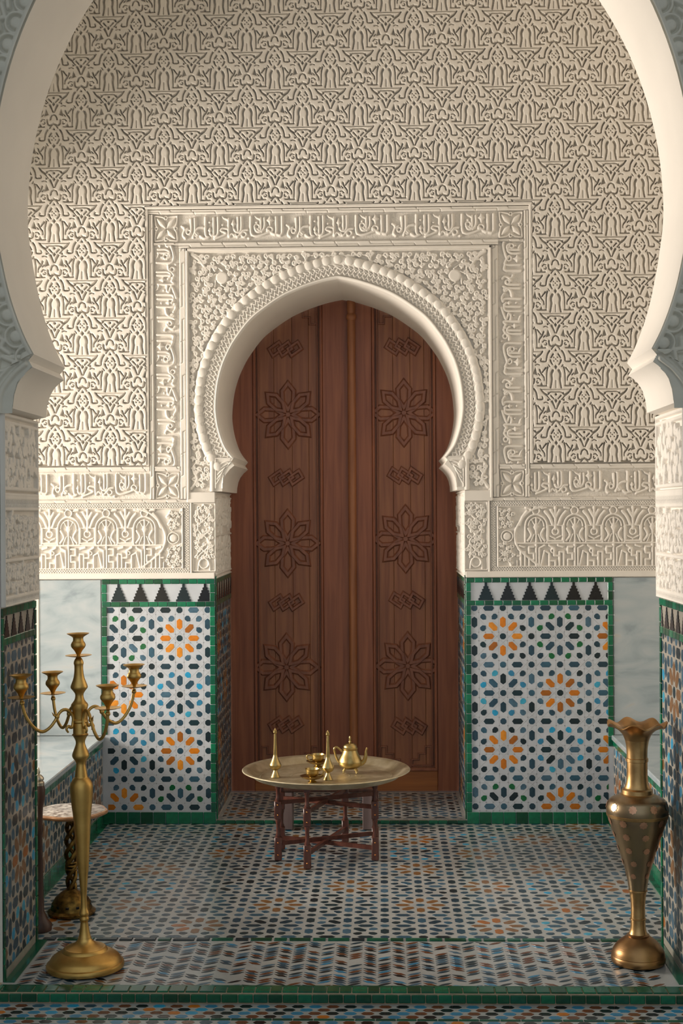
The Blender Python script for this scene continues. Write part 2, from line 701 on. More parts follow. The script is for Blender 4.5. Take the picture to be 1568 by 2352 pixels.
def chain_height(w, h):
    F = Field(w, h)
    m = h / 2
    a = h / 2 - 2.2
    p = h * 1.05
    n = int(w / p) + 2
    for i in range(n):
        x = i * p
        F.line([(x, m - a), (x + p / 2, m + a), (x + p, m - a)], 1.35)
        F.line([(x, m + a), (x + p / 2, m - a), (x + p, m + a)], 1.35)
    F.line([(-2, 0.6), (w + 2, 0.6)], 1.1)
    F.line([(-2, h - 0.6), (w + 2, h - 0.6)], 1.1)
    return F.height(0.009, 0.8)


def flower_height(n):
    F = Field(n, n, -n / 2, -n / 2)
    k = n / 62.0
    for sx in (1, -1):
        for sy in (1, -1):
            T = lambda pts: [(x * sx * k, y * sy * k) for x, y in pts]
            F.fill(T(catmull([(1, 1), (6, 14), (14, 20), (23, 23), (20, 14), (14, 6), (1, 1)], 4)))
            F.line(T([(2, 20), (8, 25), (25, 27.5), (27.5, 25), (25, 8), (20, 2)]), 1.7 * k, None, True)
    for c in ((0, 24), (0, -24), (24, 0), (-24, 0)):
        F.ring((c[0] * k, c[1] * k), 3.2 * k, 1.5 * k)
    g = Field(n, n, -n / 2, -n / 2)
    g.line([(0, -8 * k), (0, 8 * k)], 0.7)
    g.line([(-8 * k, 0), (8 * k, 0)], 0.7)
    return F.height(0.012, 0.9, 0.0006, 7) - 0.003 * np.clip(0.5 - g.d / 1.4, 0, 1)


def scrolls(F, region, seed, sp=19.0, hw=2.3):
    """vegetal scrollwork: rows of small spirals, stems and leaves"""
    rng = random.Random(seed)
    pts = []
    y = F.y0
    k = 0
    while y < F.y0 + F.h + sp:
        x = F.x0 + (sp / 2 if k % 2 else 0)
        while x < F.x0 + F.w + sp:
            p = (x + rng.uniform(-.22, .22) * sp, y + rng.uniform(-.22, .22) * sp)
            if region(*p):
                pts.append(p)
            x += sp
        y += sp * 0.86
        k += 1
    for i, p in enumerate(pts):
        a0 = rng.uniform(0, 6.28)
        sg = rng.choice((1, -1))
        r0 = sp * rng.uniform(.30, .38)
        sprl = []
        for j in range(15):
            t = j / 14
            rr = r0 * (1.15 - 0.95 * t)
            aa = a0 + sg * t * 7.2
            sprl.append((p[0] + rr * math.cos(aa), p[1] + rr * math.sin(aa)))
        F.line(sprl, hw * 1.05, hw * 0.7)
        near = sorted(pts, key=lambda q: (q[0] - p[0]) ** 2 + (q[1] - p[1]) ** 2)[1:3]
        for q in near[:2]:
            mx, my = (p[0] + q[0]) / 2 + rng.uniform(-3, 3), (p[1] + q[1]) / 2 + rng.uniform(-3, 3)
            F.line([sprl[0], (mx, my), q], hw * 0.9, hw * 0.55, True)
        if i % 3 == 0:
            an = rng.uniform(0, 6.28)
            lx, ly = p[0] + math.cos(an) * sp * .6, p[1] + math.sin(an) * sp * .6
            nx, ny = -math.sin(an), math.cos(an)
            F.fill([(p[0], p[1]), ((p[0] + lx) / 2 + nx * 3.4, (p[1] + ly) / 2 + ny * 3.4), (lx, ly), ((p[0] + lx) / 2 - nx * 3.4, (p[1] + ly) / 2 - ny * 3.4)])


def cartouche_height(w, h):
    """arcade of little lobed arches over a band of square lettering; the roundel end is at the right"""
    F = Field(w, h)
    s = 88.0 / 325
    oy = 105
    Y = lambda y: (y - oy) * s * (h / ((585 - oy) * s))
    xr = w - 4                                     # crop x of the panel's right edge = 1228
    X = lambda x: xr - (1228 - x) * s
    L = lambda pts, hw=1.9, c=False: F.line([(X(a), Y(b)) for a, b in pts], hw * 1.35, None, c)
    L([(-900, 105), (1228, 105)], 1.6)
    L([(-900, 585), (1228, 585)], 1.6)
    L([(1228, 105), (1228, 585)], 1.6)
    L([(-900, 400), (1075, 400)], 1.7)
    lim = 1075
    for k in range(-3, 3):
        cx = 905 + (k - 2) * 325
        if X(cx) < -60:
            continue
        for r, hw in ((92, 1.7), (66, 1.2)):
            L([(cx + r * math.cos(a), 265 - r * math.sin(a)) for a in np.linspace(0, math.pi, 15)], hw)
        for a in (0.9, 1.57, 2.24):
            L([(cx, 275), (cx + 60 * math.cos(a), 265 - 60 * math.sin(a))], 1.2)
        L([(cx, 200), (cx, 585)], 1.9)
        F.fill([(X(cx), Y(215)), (X(cx + 24), Y(275)), (X(cx), Y(320)), (X(cx - 24), Y(275))])
        for sg in (1, -1):
            L([(cx + sg * 92, 262), (cx + sg * 92, 390)], 1.6)
            L([(cx + sg * 66, 285), (cx + sg * 40, 335), (cx + sg * 72, 380)], 2.2, True)
            L([(cx + sg * 18, 330), (cx + sg * 44, 385)], 1.5)
            L([(cx + sg * 75, 150), (cx + sg * 110, 190), (cx + sg * 140, 255)], 2.6, True)
            L([(cx + sg * 45, 125), (cx + sg * 85, 120)], 1.8)
        F.ring((X(cx - 0), Y(143)), 8, 1.8)
        bx = cx - 162
        L([(bx - 62, 262), (bx - 62, 382), (bx + 62, 382), (bx + 62, 262)], 1.8)
        L([(bx - 62, 262), (bx + 62, 262)], 1.2)
        F.ring((X(bx), Y(310)), 7, 2.2)
        L([(bx, 290), (bx, 120)], 2.4)
        L([(bx, 200), (bx - 36, 140)], 2.6)
        L([(bx, 200), (bx + 36, 140)], 2.6)
        L([(bx - 45, 345), (bx, 365), (bx + 45, 345)], 1.5)
        # square lettering below
        q = cx
        for pts in ([(20, 430), (60, 430), (60, 480), (20, 480), (20, 530), (60, 530), (60, 575)],
                    [(95, 575), (95, 470), (130, 470), (130, 575)], [(130, 500), (175, 500), (175, 440), (215, 420)],
                    [(165, 575), (165, 540), (215, 540), (215, 575)], [(215, 540), (215, 480), (255, 460), (285, 575)],
                    [(255, 420), (300, 440), (300, 575)], [(100, 430), (140, 420)]):
            L([(q + a, b) for a, b in pts], 1.9)
        F.ring((X(q + 185), Y(462)), 4.2, 1.9)
    # clear the end and draw the curved end with scrolls and roundel
    endx = X(1075)
    F.d[:, max(0, int(endx)):] = 9.0
    L([(850, 110), (960, 150), (1040, 230), (1085, 330), (1060, 430), (990, 500), (885, 575)], 2.1, True)
    L([(1228, 105), (1228, 585)], 1.6)
    L([(1060, 105), (1228, 105)], 1.6)
    L([(1060, 585), (1228, 585)], 1.6)
    c = (X(1150), Y(345))
    F.ring(c, 13, 1.6)
    F.disc(c, 9)
    scrolls(F, lambda x, y: x > endx + 2 and abs(y - h / 2) > 15 and x < w - 6 and 5 < y < h - 5 and (x - endx) > 6 + max(0, 22 - abs(y - h / 2)) * .4, 5, 11.0, 1.7)
    return F.height(0.013, 0.8, 0.0006, 9, dome=.1)


def vine_height(w, h, seed=3, sp=12.0):
    F = Field(w, h)
    n = 24
    for sg in (1, -1):
        F.line([(w / 2 + sg * w * 0.26 * math.sin(i / n * math.pi * 3.5), 5 + (h * 0.78) * i / n) for i in range(n + 1)], 2.0)
    scrolls(F, lambda x, y: 5 < x < w - 5 and 5 < y < h * 0.8, seed, sp, 2.0)
    # little vase at the foot
    F.ring((w / 2, h * 0.88), w * 0.2, 1.9)
    F.line([(w * .25, h - 5), (w * .3, h * .86), (w / 2, h * .8), (w * .7, h * .86), (w * .75, h - 5)], 1.8, None, True)
    F.rect(1.5, 1.5, w - 1.5, h - 1.5, 1.4)
    return F.height(0.011, 0.85, 0.0006, 11)


# ------------------------------------------------------------------ arch curves (half profiles: x from the axis, z)
DOOR_UP = catmull([(0, 2.624), (.05, 2.615), (.107, 2.600), (.18, 2.575), (.26, 2.54), (.34, 2.489), (.42, 2.425), (.49, 2.335), (.527, 2.27),
                   (.555, 2.205), (.577, 2.12), (.587, 2.02), (.583, 1.955), (.570, 1.89), (.544, 1.819), (.505, 1.766)], 4)
DOOR_IMP = [(.520, 1.747), (.506, 1.727), (.528, 1.708), (.546, 1.685), (.557, 1.660), (.563, 1.630), (.565, 1.603)]
JW = 0.6035
_arc = []
for i in range(34):
    a0 = math.acos(0.236 / 1.347)
    a = a0 * (1 - i / 33)
    _arc.append((1.347 * math.cos(a) - 0.236, 2.54 + 1.347 * math.sin(a)))
FRONT_UP = _arc + catmull([(1.111, 2.54), (1.107, 2.47), (1.097, 2.40), (1.086, 2.33), (1.064, 2.225), (1.040, 2.143), (1.010, 2.066), (.982, 2.011)], 4)[1:]
FRONT_IMP = [(.9995, 1.990), (.986, 1.969), (1.004, 1.956), (1.020, 1.940), (1.035, 1.915), (1.045, 1.882), (1.051, 1.838)]
FJ = 1.094


def full_curve(up, imp, jw, jz, zb, axis):
    """closed outline of the opening from the right foot over the apex to the left foot"""
    half = list(up) + list(imp) + [(jw, jz), (jw, zb)]
    right = [(axis + x, z) for x, z in reversed(half)]
    left = [(axis - x, z) for x, z in half[1:]]
    return right + left


def wall_with_opening(name, up, imp, jw, jz, zb, axis, y0, y1, xl, xr, zt, m, back=True):
    half = list(up) + list(imp) + [(jw, jz), (jw, zb)]
    mb = MB()
    for y, keep in ((y0, True), (y1, back)):
        if not keep:
            continue
        for sg, xo in ((1, xr), (-1, xl)):
            for (xa, za), (xb, zb_) in zip(half[:-1], half[1:]):
                if abs(za - zb_) < 1e-6:
                    continue
                mb.add([(axis + sg * xa, y, za), (xo, y, za), (xo, y, zb_), (axis + sg * xb, y, zb_)], [(0, 1, 2, 3)], m)
        mb.add([(xl, y, up[0][1]), (xr, y, up[0][1]), (xr, y, zt), (xl, y, zt)], [(0, 1, 2, 3)], m)
    fc = full_curve(up, imp, jw, jz, zb, axis)
    n = len(fc)
    mb.add([(x, y0, z) for x, z in fc] + [(x, y1, z) for x, z in fc], [(i, i + 1, n + i + 1, n + i) for i in range(n - 1)], 'plaster')
    # outer edges
    for x in (xl, xr):
        mb.add([(x, y0, zb), (x, y1, zb), (x, y1, zt), (x, y0, zt)], [(0, 1, 2, 3)], m)
    mb.add([(xl, y0, zt), (xr, y0, zt), (xr, y1, zt), (xl, y1, zt)], [(0, 1, 2, 3)], m)
    me = bpy.data.meshes.new(name)
    me.from_pydata(mb.v, [], mb.f)
    for k in mb.mats:
        me.materials.append(M[k])
    me.polygons.foreach_set('material_index', mb.mi)
    bm = bmesh.new()
    bm.from_mesh(me)
    bmesh.ops.remove_doubles(bm, verts=bm.verts, dist=1e-5)
    bm.to_mesh(me)
    bm.free()
    finish(me, 28)
    return link(name, me)


class Curve:
    """uniform resampling with outward normals"""

    def __init__(s, pts, step):
        P = np.array(pts)
        d = np.hypot(*np.diff(P, axis=0).T)
        t = np.concatenate([[0], np.cumsum(d)])
        s.L = t[-1]
        s.n = int(round(s.L / step))
        q = np.linspace(0, s.L, s.n + 1)
        s.p = np.stack([np.interp(q, t, P[:, 0]), np.interp(q, t, P[:, 1])], -1)
        tan = np.gradient(s.p, axis=0)
        k = np.ones(9) / 9
        for c in (0, 1):
            pad = np.pad(tan[:, c], 4, mode='edge')
            tan[:, c] = np.convolve(pad, k, 'valid')
        tan /= np.hypot(tan[:, 0], tan[:, 1])[:, None]
        s.t = tan
        s.nrm = np.stack([tan[:, 1], -tan[:, 0]], -1)     # right of travel


# ================================================================== THE SETTING
# ---- back wall
wall_back = wall_with_opening('wall_back', DOOR_UP, DOOR_IMP, JW, 1.603, 0.0, XC, YB + .003, YD - .01, -2.1, 1.9, ZT, 'stucco', back=False)
struct(wall_back, 'carved cream stucco back wall around the horseshoe doorway', 'wall')

# -- lambrequin carving over the upper wall
SH = sebka_height()
CW, CHT = 0.2675, 0.1815
su, sv = CW / 128, CHT / 87
cell_me = None
u = np.arange(129)[None, :] * su + np.zeros((88, 1))
v = np.arange(88)[:, None] * sv + np.zeros((1, 129))
cell_me = grid_mesh('carved_panel', u - CW / 2, -SH, -v)
FR_H, FR_T = 0.930, 2.980          # outer half width and top of the doorway frame, with its edging
for row in range(-3, 11):
    ztop = 2.265 + row * CHT
    zb = ztop - CHT
    if ztop < 1.74 or zb > 4.02:
        continue
    off = CW / 2 if row % 2 else 0.0
    k = -4
    while True:
        cx = -1.301 + off + k * CW
        k += 1
        if cx - CW / 2 > 1.62:
            break
        if cx + CW / 2 < -1.92:
            continue
        # which part of the cell is free of the frame and of the lower border
        lo_z = max(zb, 1.730)
        inside = abs(cx - XC) < FR_H + CW / 2 and zb < FR_T
        if inside or zb < 1.730:
            xx = cx - CW / 2 + (np.arange(128) + .5) * su
            zz = ztop - (np.arange(87) + .5) * sv
            keep = (zz[:, None] > lo_z) & ~((np.abs(xx[None, :] - XC) < FR_H) & (zz[:, None] < FR_T))
            if keep.mean() < 0.03:
                continue
            me = grid_mesh('carved_panel', u - CW / 2, -SH, -v, keep)
        else:
            me = cell_me
        o = link('carved_panel', me, wall_back)
        o.location = (cx, YB, ztop)


def bar(name, x0, x1, z0, z1, proud, m='stucco', parent=wall_back, c=0.003):
    b = MB()
    b.cbox(x0, x1, YB - proud, YB + 0.002, z0, z1, c, m)
    return b.build(name, parent)


# edging round the frame
for sg in (1, -1):
    xa, xb = sorted((XC + sg * 0.915, XC + sg * FR_H))
    bar('frame_fillet', xa, xb, 1.727, FR_T, 0.022)
bar('frame_fillet', XC - FR_H, XC + FR_H, 2.965, FR_T, 0.024)


def strap(x0, x1, z0, z1, vertical=False):
    w, h = x1 - x0, z1 - z0
    if vertical:
        H = strap_height(round(h / PX), round(w / PX)).T[::-1, :]
    else:
        H = strap_height(round(w / PX), round(h / PX))
    H = H + 0.004
    o = relief_back('strap_molding', H, x0, z1, wall_back)
    o.scale = (w / ((H.shape[1] - 1) * PX), 1, h / ((H.shape[0] - 1) * PX))
    return o


def panel(name, H, x0, x1, z0, z1, mask=None, flipx=False, label=None):
    o = relief_back(name, H, x0, z1, wall_back, mask=mask, flipx=flipx)
    o.scale = ((x1 - x0) / ((H.shape[1] - 1) * PX), 1, (z1 - z0) / ((H.shape[0] - 1) * PX))
    if label:
        o['label'] = label
    return o


# straps of the frame
strap(XC - .915, XC + .915, 2.941, 2.965)
strap(XC - .768, XC + .768, 2.775, 2.806)
for sg in (1, -1):
    xa, xb = sorted((XC + sg * .890, XC + sg * .915))
    strap(xa, xb, 1.568, 2.940, True)
    xa, xb = sorted((XC + sg * .735, XC + sg * .768))
    strap(xa, xb, 1.568, 2.774, True)
    xa, xb = sorted((XC + sg * .768, XC + sg * .890))
    strap(xa, xb, 2.806 - .014, 2.806, False)
    strap(xa, xb, 1.700, 1.727, False)
    # corner flowers
    fh = flower_height(62)
    panel('flower_panel', fh, xa, xb, 2.806, 2.941)
    panel('flower_panel', fh, xa, xb, 1.565, 1.700)
strap(-1.90, XC - .915, 1.700, 1.727)
strap(XC + .915, 1.62, 1.700, 1.727)
strap(-1.90, XC - .735, 1.547, 1.567)
strap(XC + .735, 1.62, 1.547, 1.567)
# inscription bands
tl = 'carved band of flowing Arabic lettering'
panel('inscription_panel', text_height(690, 64), XC - .768, XC + .768, 2.806, 2.941, label=tl)
TV = text_height(round((2.792 - 1.727) / PX), 58, 236.0, 40)
panel('inscription_panel', TV[:, ::-1].T[:, :], XC - .890, XC - .768, 1.727, 2.792, label=tl)
panel('inscription_panel', TV.T[:, ::-1], XC + .768, XC + .890, 1.727, 2.792, label=tl)
panel('inscription_panel', text_height(round((1.90 - 1.115) / PX), 64), -1.90, XC - .915, 1.567, 1.700, label=tl)
panel('inscription_panel', text_height(round((1.62 - .715) / PX), 64, 228, -35), XC + .915, 1.62, 1.567, 1.700, label=tl)

# inner plain fillets
for sg in (1, -1):
    xa, xb = sorted((XC + sg * .723, XC + sg * .735))
    bar('frame_fillet', xa, xb, 1.565, 2.775, 0.024)
bar('frame_fillet', XC - .735, XC + .735, 2.760, 2.775, 0.024)

# -- spandrels with scrollwork
ARC = Curve([(x, z) for x, z in reversed(DOOR_UP)], PX)     # right half, tip -> apex (x from axis)
fw, fhh = round(.723 / PX), round((2.760 - 1.60) / PX)
Fd = Field(fw, fhh)
gx = (np.arange(fw + 1) * PX)[None, :]
gz = (2.760 - np.arange(fhh + 1) * PX)[:, None]
# distance from the arch curve (outside positive)
cp = ARC.p[::3]
dist = np.full((fhh + 1, fw + 1), 9.0)
for k in range(0, len(cp)):
    np.minimum(dist, (gx - cp[k][0]) ** 2 + (gz - cp[k][1]) ** 2, out=dist)
dist = np.sqrt(dist)
order = np.argsort(ARC.p[:, 1])
hx = np.interp(gz[:, 0], ARC.p[order, 1], ARC.p[order, 0], left=.56, right=-1)
inside = (gx < hx[:, None])
sd = np.where(inside, -dist, dist)
low = gz < 1.766
sd = np.where(low, np.minimum(sd, 9), sd)
free = np.where(low, (gx - 0.612), sd - 0.104)                # >0: scrollwork field


def reg(x, y):
    i, j = int(min(max(x, 0), fw)), int(min(max(y, 0), fhh))
    return free[j, i] / PX > 3 and x < fw - 5 and y > 6 and y < fhh - 6 and not (math.hypot(x - .560 / PX, y - (2.760 - 2.632) / PX) < 21)


scrolls(Fd, reg, 21, 14.5, 2.5)
c0 = (.560 / PX, (2.760 - 2.632) / PX)
Fd.disc(c0, 14.5)
for a in range(6):
    an = a * 1.047 + .4
    Fd.line([(c0[0] + 16 * math.cos(an), c0[1] + 16 * math.sin(an)), (c0[0] + 26 * math.cos(an + .5), c0[1] + 26 * math.sin(an + .5))], 2.0, 1.4)
Fd.line([(fw - 4, fhh - 8), (fw - 18, fhh - 30), (fw - 8, fhh - 55), (fw - 24, fhh - 75)], 4.0, 2.0, True)
Fd.line([(fw - 10, 6), (fw - 26, 20), (fw - 44, 44)], 5, 2.5, True)
Fd.line([(fw - 1, 0), (fw - 1, fhh)], 1.5)
Fd.line([(0, 1), (fw, 1)], 1.5)
HSp = Fd.height(0.015, 0.8, 0.0022, 13, dome=.1)
fc_ = (free[:-1, :-1] + free[1:, 1:]) / 2
msk = fc_ > -0.004
for sg in (1, -1):
    if sg > 0:
        panel('spandrel_panel', HSp, XC, XC + .723, 1.60, 2.760, mask=msk, label='scrollwork spandrel with a plain roundel')
    else:
        panel('spandrel_panel', HSp, XC - .723, XC, 1.60, 2.760, mask=msk, flipx=True, label='scrollwork spandrel with a plain roundel')

# -- rings around the doorway arch
rpts = [(XC - x, z) for x, z in reversed(DOOR_UP)] + [(XC + x, z) for x, z in DOOR_UP[1:]]
RING = Curve(rpts, PX)                   # from the left tip over the apex to the right tip
NRM = RING.nrm.copy()
if NRM[len(NRM) // 4][0] > 0:
    NRM = -NRM                           # outwards


def ring_relief(name, H, t0, parent, curve, nrm, y, axis_step=PX, m='stucco', base=0.0):
    """H rows: t outwards, columns: along the curve"""
    nt_ = H.shape[0]
    n = H.shape[1]
    idx = np.linspace(0, len(curve.p) - 1, n)
    px = np.interp(idx, np.arange(len(curve.p)), curve.p[:, 0])
    pz = np.interp(idx, np.arange(len(curve.p)), curve.p[:, 1])
    nx = np.interp(idx, np.arange(len(curve.p)), nrm[:, 0])
    nz = np.interp(idx, np.arange(len(curve.p)), nrm[:, 1])
    t = (t0 + np.arange(nt_) * axis_step)[:, None]
    X = px[None, :] + nx[None, :] * t
    Z = pz[None, :] + nz[None, :] * t
    return link(name, grid_mesh(name, X, y - base - H, Z, None, m, flip=True), parent)


nS = RING.n
# plain fillet
Fp = np.full((5, nS // 4), 0.017)
Fp[0, :] = 0.0
ring_relief('arch_fillet', np.vstack([np.full((1, nS // 4), -0.004), np.full((2, nS // 4), 0.018), np.full((1, nS // 4), 0.008)]), 0.0, wall_back, RING, NRM, YB, 0.0056)
# chevron band
hb = 26
Fc = Field(nS, hb)
per = 11.0
i = 0
while i * per < nS + per:
    x = i * per
    Fc.line([(x, 2), (x + per / 2, 9), (x + per, 2)], 1.5)
    Fc.line([(x, 13), (x + per / 2, 20), (x + per, 13)], 1.7)
    Fc.line([(x + per / 2, 9), (x + per / 2 + 1.5, 14)], 1.3)
    Fc.line([(x + per / 2 - 2, 24), (x + per, 19)], 1.3)
    i += 1
Fc.line([(0, 0), (nS, 0)], 1.2)
Fc.line([(0, hb), (nS, hb)], 1.6)
ring_relief('chevron_band', Fc.height(0.009, 0.8), 0.0165, wall_back, RING, NRM, YB, PX, base=0.004)
# scalloped roll: each bead its own piece
_rt = np.linspace(-1, 1, 13)
ring_relief('arch_roll', (0.006 + 0.0125 * np.sqrt(np.maximum(0, 1 - _rt ** 2)))[:, None] * np.ones((1, nS // 3)), 0.068, wall_back, RING, NRM, YB, 0.0460 / 12)
bead = MB()
nb, nr = 10, 4
bl, bw, bh = 0.0245, 0.0155, 0.012
bv, bf = [], []
for j in range(nr + 1):
    ph = math.pi / 2 * j / nr
    for i in range(nb):
        a = 2 * math.pi * i / nb
        bv.append((bl * math.cos(ph) * math.cos(a), -bh * math.sin(ph) ** .7, bw * math.cos(ph) * math.sin(a)))
for j in range(nr):
    for i in range(nb):
        k = (i + 1) % nb
        bf.append((j * nb + i, j * nb + k, (j + 1) * nb + k, (j + 1) * nb + i))
bead.add(bv, bf, 'stucco')
bead_me = bead.mesh('bead', 180, True)
nbead = int(RING.L * 1.13 / 0.0435)
for k in range(nbead):
    q = (k + .5) / nbead * (len(RING.p) - 1)
    i = int(q)
    p = RING.p[i] + NRM[i] * 0.091
    o = link('bead', bead_me, wall_back)
    o.location = (p[0], YB - 0.0118, p[1])
    # long axis across the roll (along the normal), seen as a row of scallops
    o.rotation_euler = (0, -math.atan2(NRM[i][1], NRM[i][0]), 0)
    o.scale = (0.94, 1, 1.62)

# impost blocks beside the lower arch ends
for sg in (1, -1):
    poly = [(XC + sg * x, z) for x, z in ([(.505, 1.766)] + DOOR_IMP)] + [(XC + sg * .600, 1.603), (XC + sg * .600, 1.766)]
    b = MB()
    b.prism(poly, 0, 1, lambda u_, v_, h_: (u_, YB + 0.002 - 0.015 * h_, v_), 'stucco')
    ib = b.build('impost_block', wall_back)
    # carved leaf on it
    Fi = Field(42, 70)
    Fi.line([(1, 1), (41, 1)], 1.6)
    Fi.line([(40, 1), (40, 69)], 1.6)
    Fi.line([(3, 8), (14, 26), (22, 45), (24, 69)], 1.8, None, True)
    for kk in range(5):
        Fi.line([(38 - kk * 1.5, 60 - kk * 11), (30 - kk * 3, 46 - kk * 9), (26 - kk * 4, 34 - kk * 6)], 1.7, 1.0, True)
    hh_ = Fi.height(0.006, 0.8)
    fx = (np.arange(42) + .5)[None, :]
    fz = (np.arange(70) + .5)[:, None]
    mk = fx > np.interp(fz[:, 0], [0, 8, 10, 28, 46, 70], [4, 8, 5, 20, 23, 24])[:, None]
    xw = 42 * PX * 1.0
    if sg > 0:
        o = relief_back('impost_leaf', hh_ + .014, XC + .600 - xw, 1.764, wall_back, mask=mk)
    else:
        o = relief_back('impost_leaf', hh_ + .014, XC - .600, 1.764, wall_back, mask=mk, flipx=True)
    b = MB()
    b.tube([(XC + sg * .612, YB - .010, 1.603), (XC + sg * .612, YB - .010, 1.775)], 0.0125, 12, 'stucco')
    b.build('impost_roll', wall_back, 60)

# -- lower carved register
for sg in (1, -1):
    xa, xb = sorted((XC + sg * .597, XC + sg * .712))
    panel('vine_panel', vine_height(55, 160, 3 if sg > 0 else 4), xa, xb, 1.216, 1.548)
    xa, xb = sorted((XC + sg * .712, XC + sg * .722))
    bar('frame_fillet', xa, xb, 1.207, 1.565, 0.014)
    xa, xb = sorted((XC + sg * .5985, XC + sg * .735))
    bar('frame_fillet', xa, xb, 1.549, 1.600, 0.020)
    xe = -1.90 if sg < 0 else 1.62
    x_in = XC + sg * .750
    xa, xb = sorted((xe, XC + sg * .726))
    panel('chain_border', chain_height(round((xb - xa) / PX), 11), xa, xb, 1.524, 1.547)
    panel('chain_border', chain_height(round((xb - xa) / PX), 11), xa, xb, 1.210, 1.233)
    va, vb = sorted((XC + sg * .726, XC + sg * .749))
    panel('chain_border', chain_height(round((1.524 - 1.233) / PX), 11).T, va, vb, 1.233, 1.524)
    xa, xb = sorted((xe, x_in))
    cw = round((xb - xa) / PX)
    panel('cartouche_panel', cartouche_height(cw, round((1.524 - 1.233) / PX)), xa, xb, 1.233, 1.524, flipx=(sg > 0),
          label='carved arcade panel with square lettering and a roundel')
    xa, xb = sorted((xe, XC + sg * JW))
    bar('frame_fillet', xa, xb, 1.182, 1.211, 0.016)

# ------------------------------------------------------------------ zellige
P = 0.272


def clip_rect(poly, r):
    x0, y0, x1, y1 = r

    def cl(pts, ins, inter):
        out = []
        for i in range(len(pts)):
            a, b = pts[i - 1], pts[i]
            ia, ib = ins(a), ins(b)
            if ib:
                if not ia:
                    out.append(inter(a, b))
                out.append(b)
            elif ia:
                out.append(inter(a, b))
        return out

    def ix(x):
        return lambda a, b: (x, a[1] + (b[1] - a[1]) * (x - a[0]) / (b[0] - a[0]))

    def iy(y):
        return lambda a, b: (a[0] + (b[0] - a[0]) * (y - a[1]) / (b[1] - a[1]), y)
    for ins, it in ((lambda p: p[0] >= x0, ix(x0)), (lambda p: p[0] <= x1, ix(x1)), (lambda p: p[1] >= y0, iy(y0)), (lambda p: p[1] <= y1, iy(y1))):
        poly = cl(poly, ins, it)
        if len(poly) < 3:
            return None
    return poly


def area(poly):
    return abs(sum(poly[i - 1][0] * poly[i][1] - poly[i][0] * poly[i - 1][1] for i in range(len(poly)))) / 2


HEX = [(-.099, 0), (-.062, -.049), (.062, -.049), (.099, 0), (.062, .049), (-.062, .049)]
OCT = [(.058 * math.cos(R(22.5 + 45 * k)), .058 * math.sin(R(22.5 + 45 * k))) for k in range(8)]
DROP = [(.067, 0), (.032, .043), (-.023, .049), (-.051, .022), (-.051, -.022), (-.023, -.049), (.032, -.043)]


def rot(poly, a, cx, cy):
    c, s = math.cos(a), math.sin(a)
    return [(cx + x * c - y * s, cy + x * s + y * c) for x, y in poly]


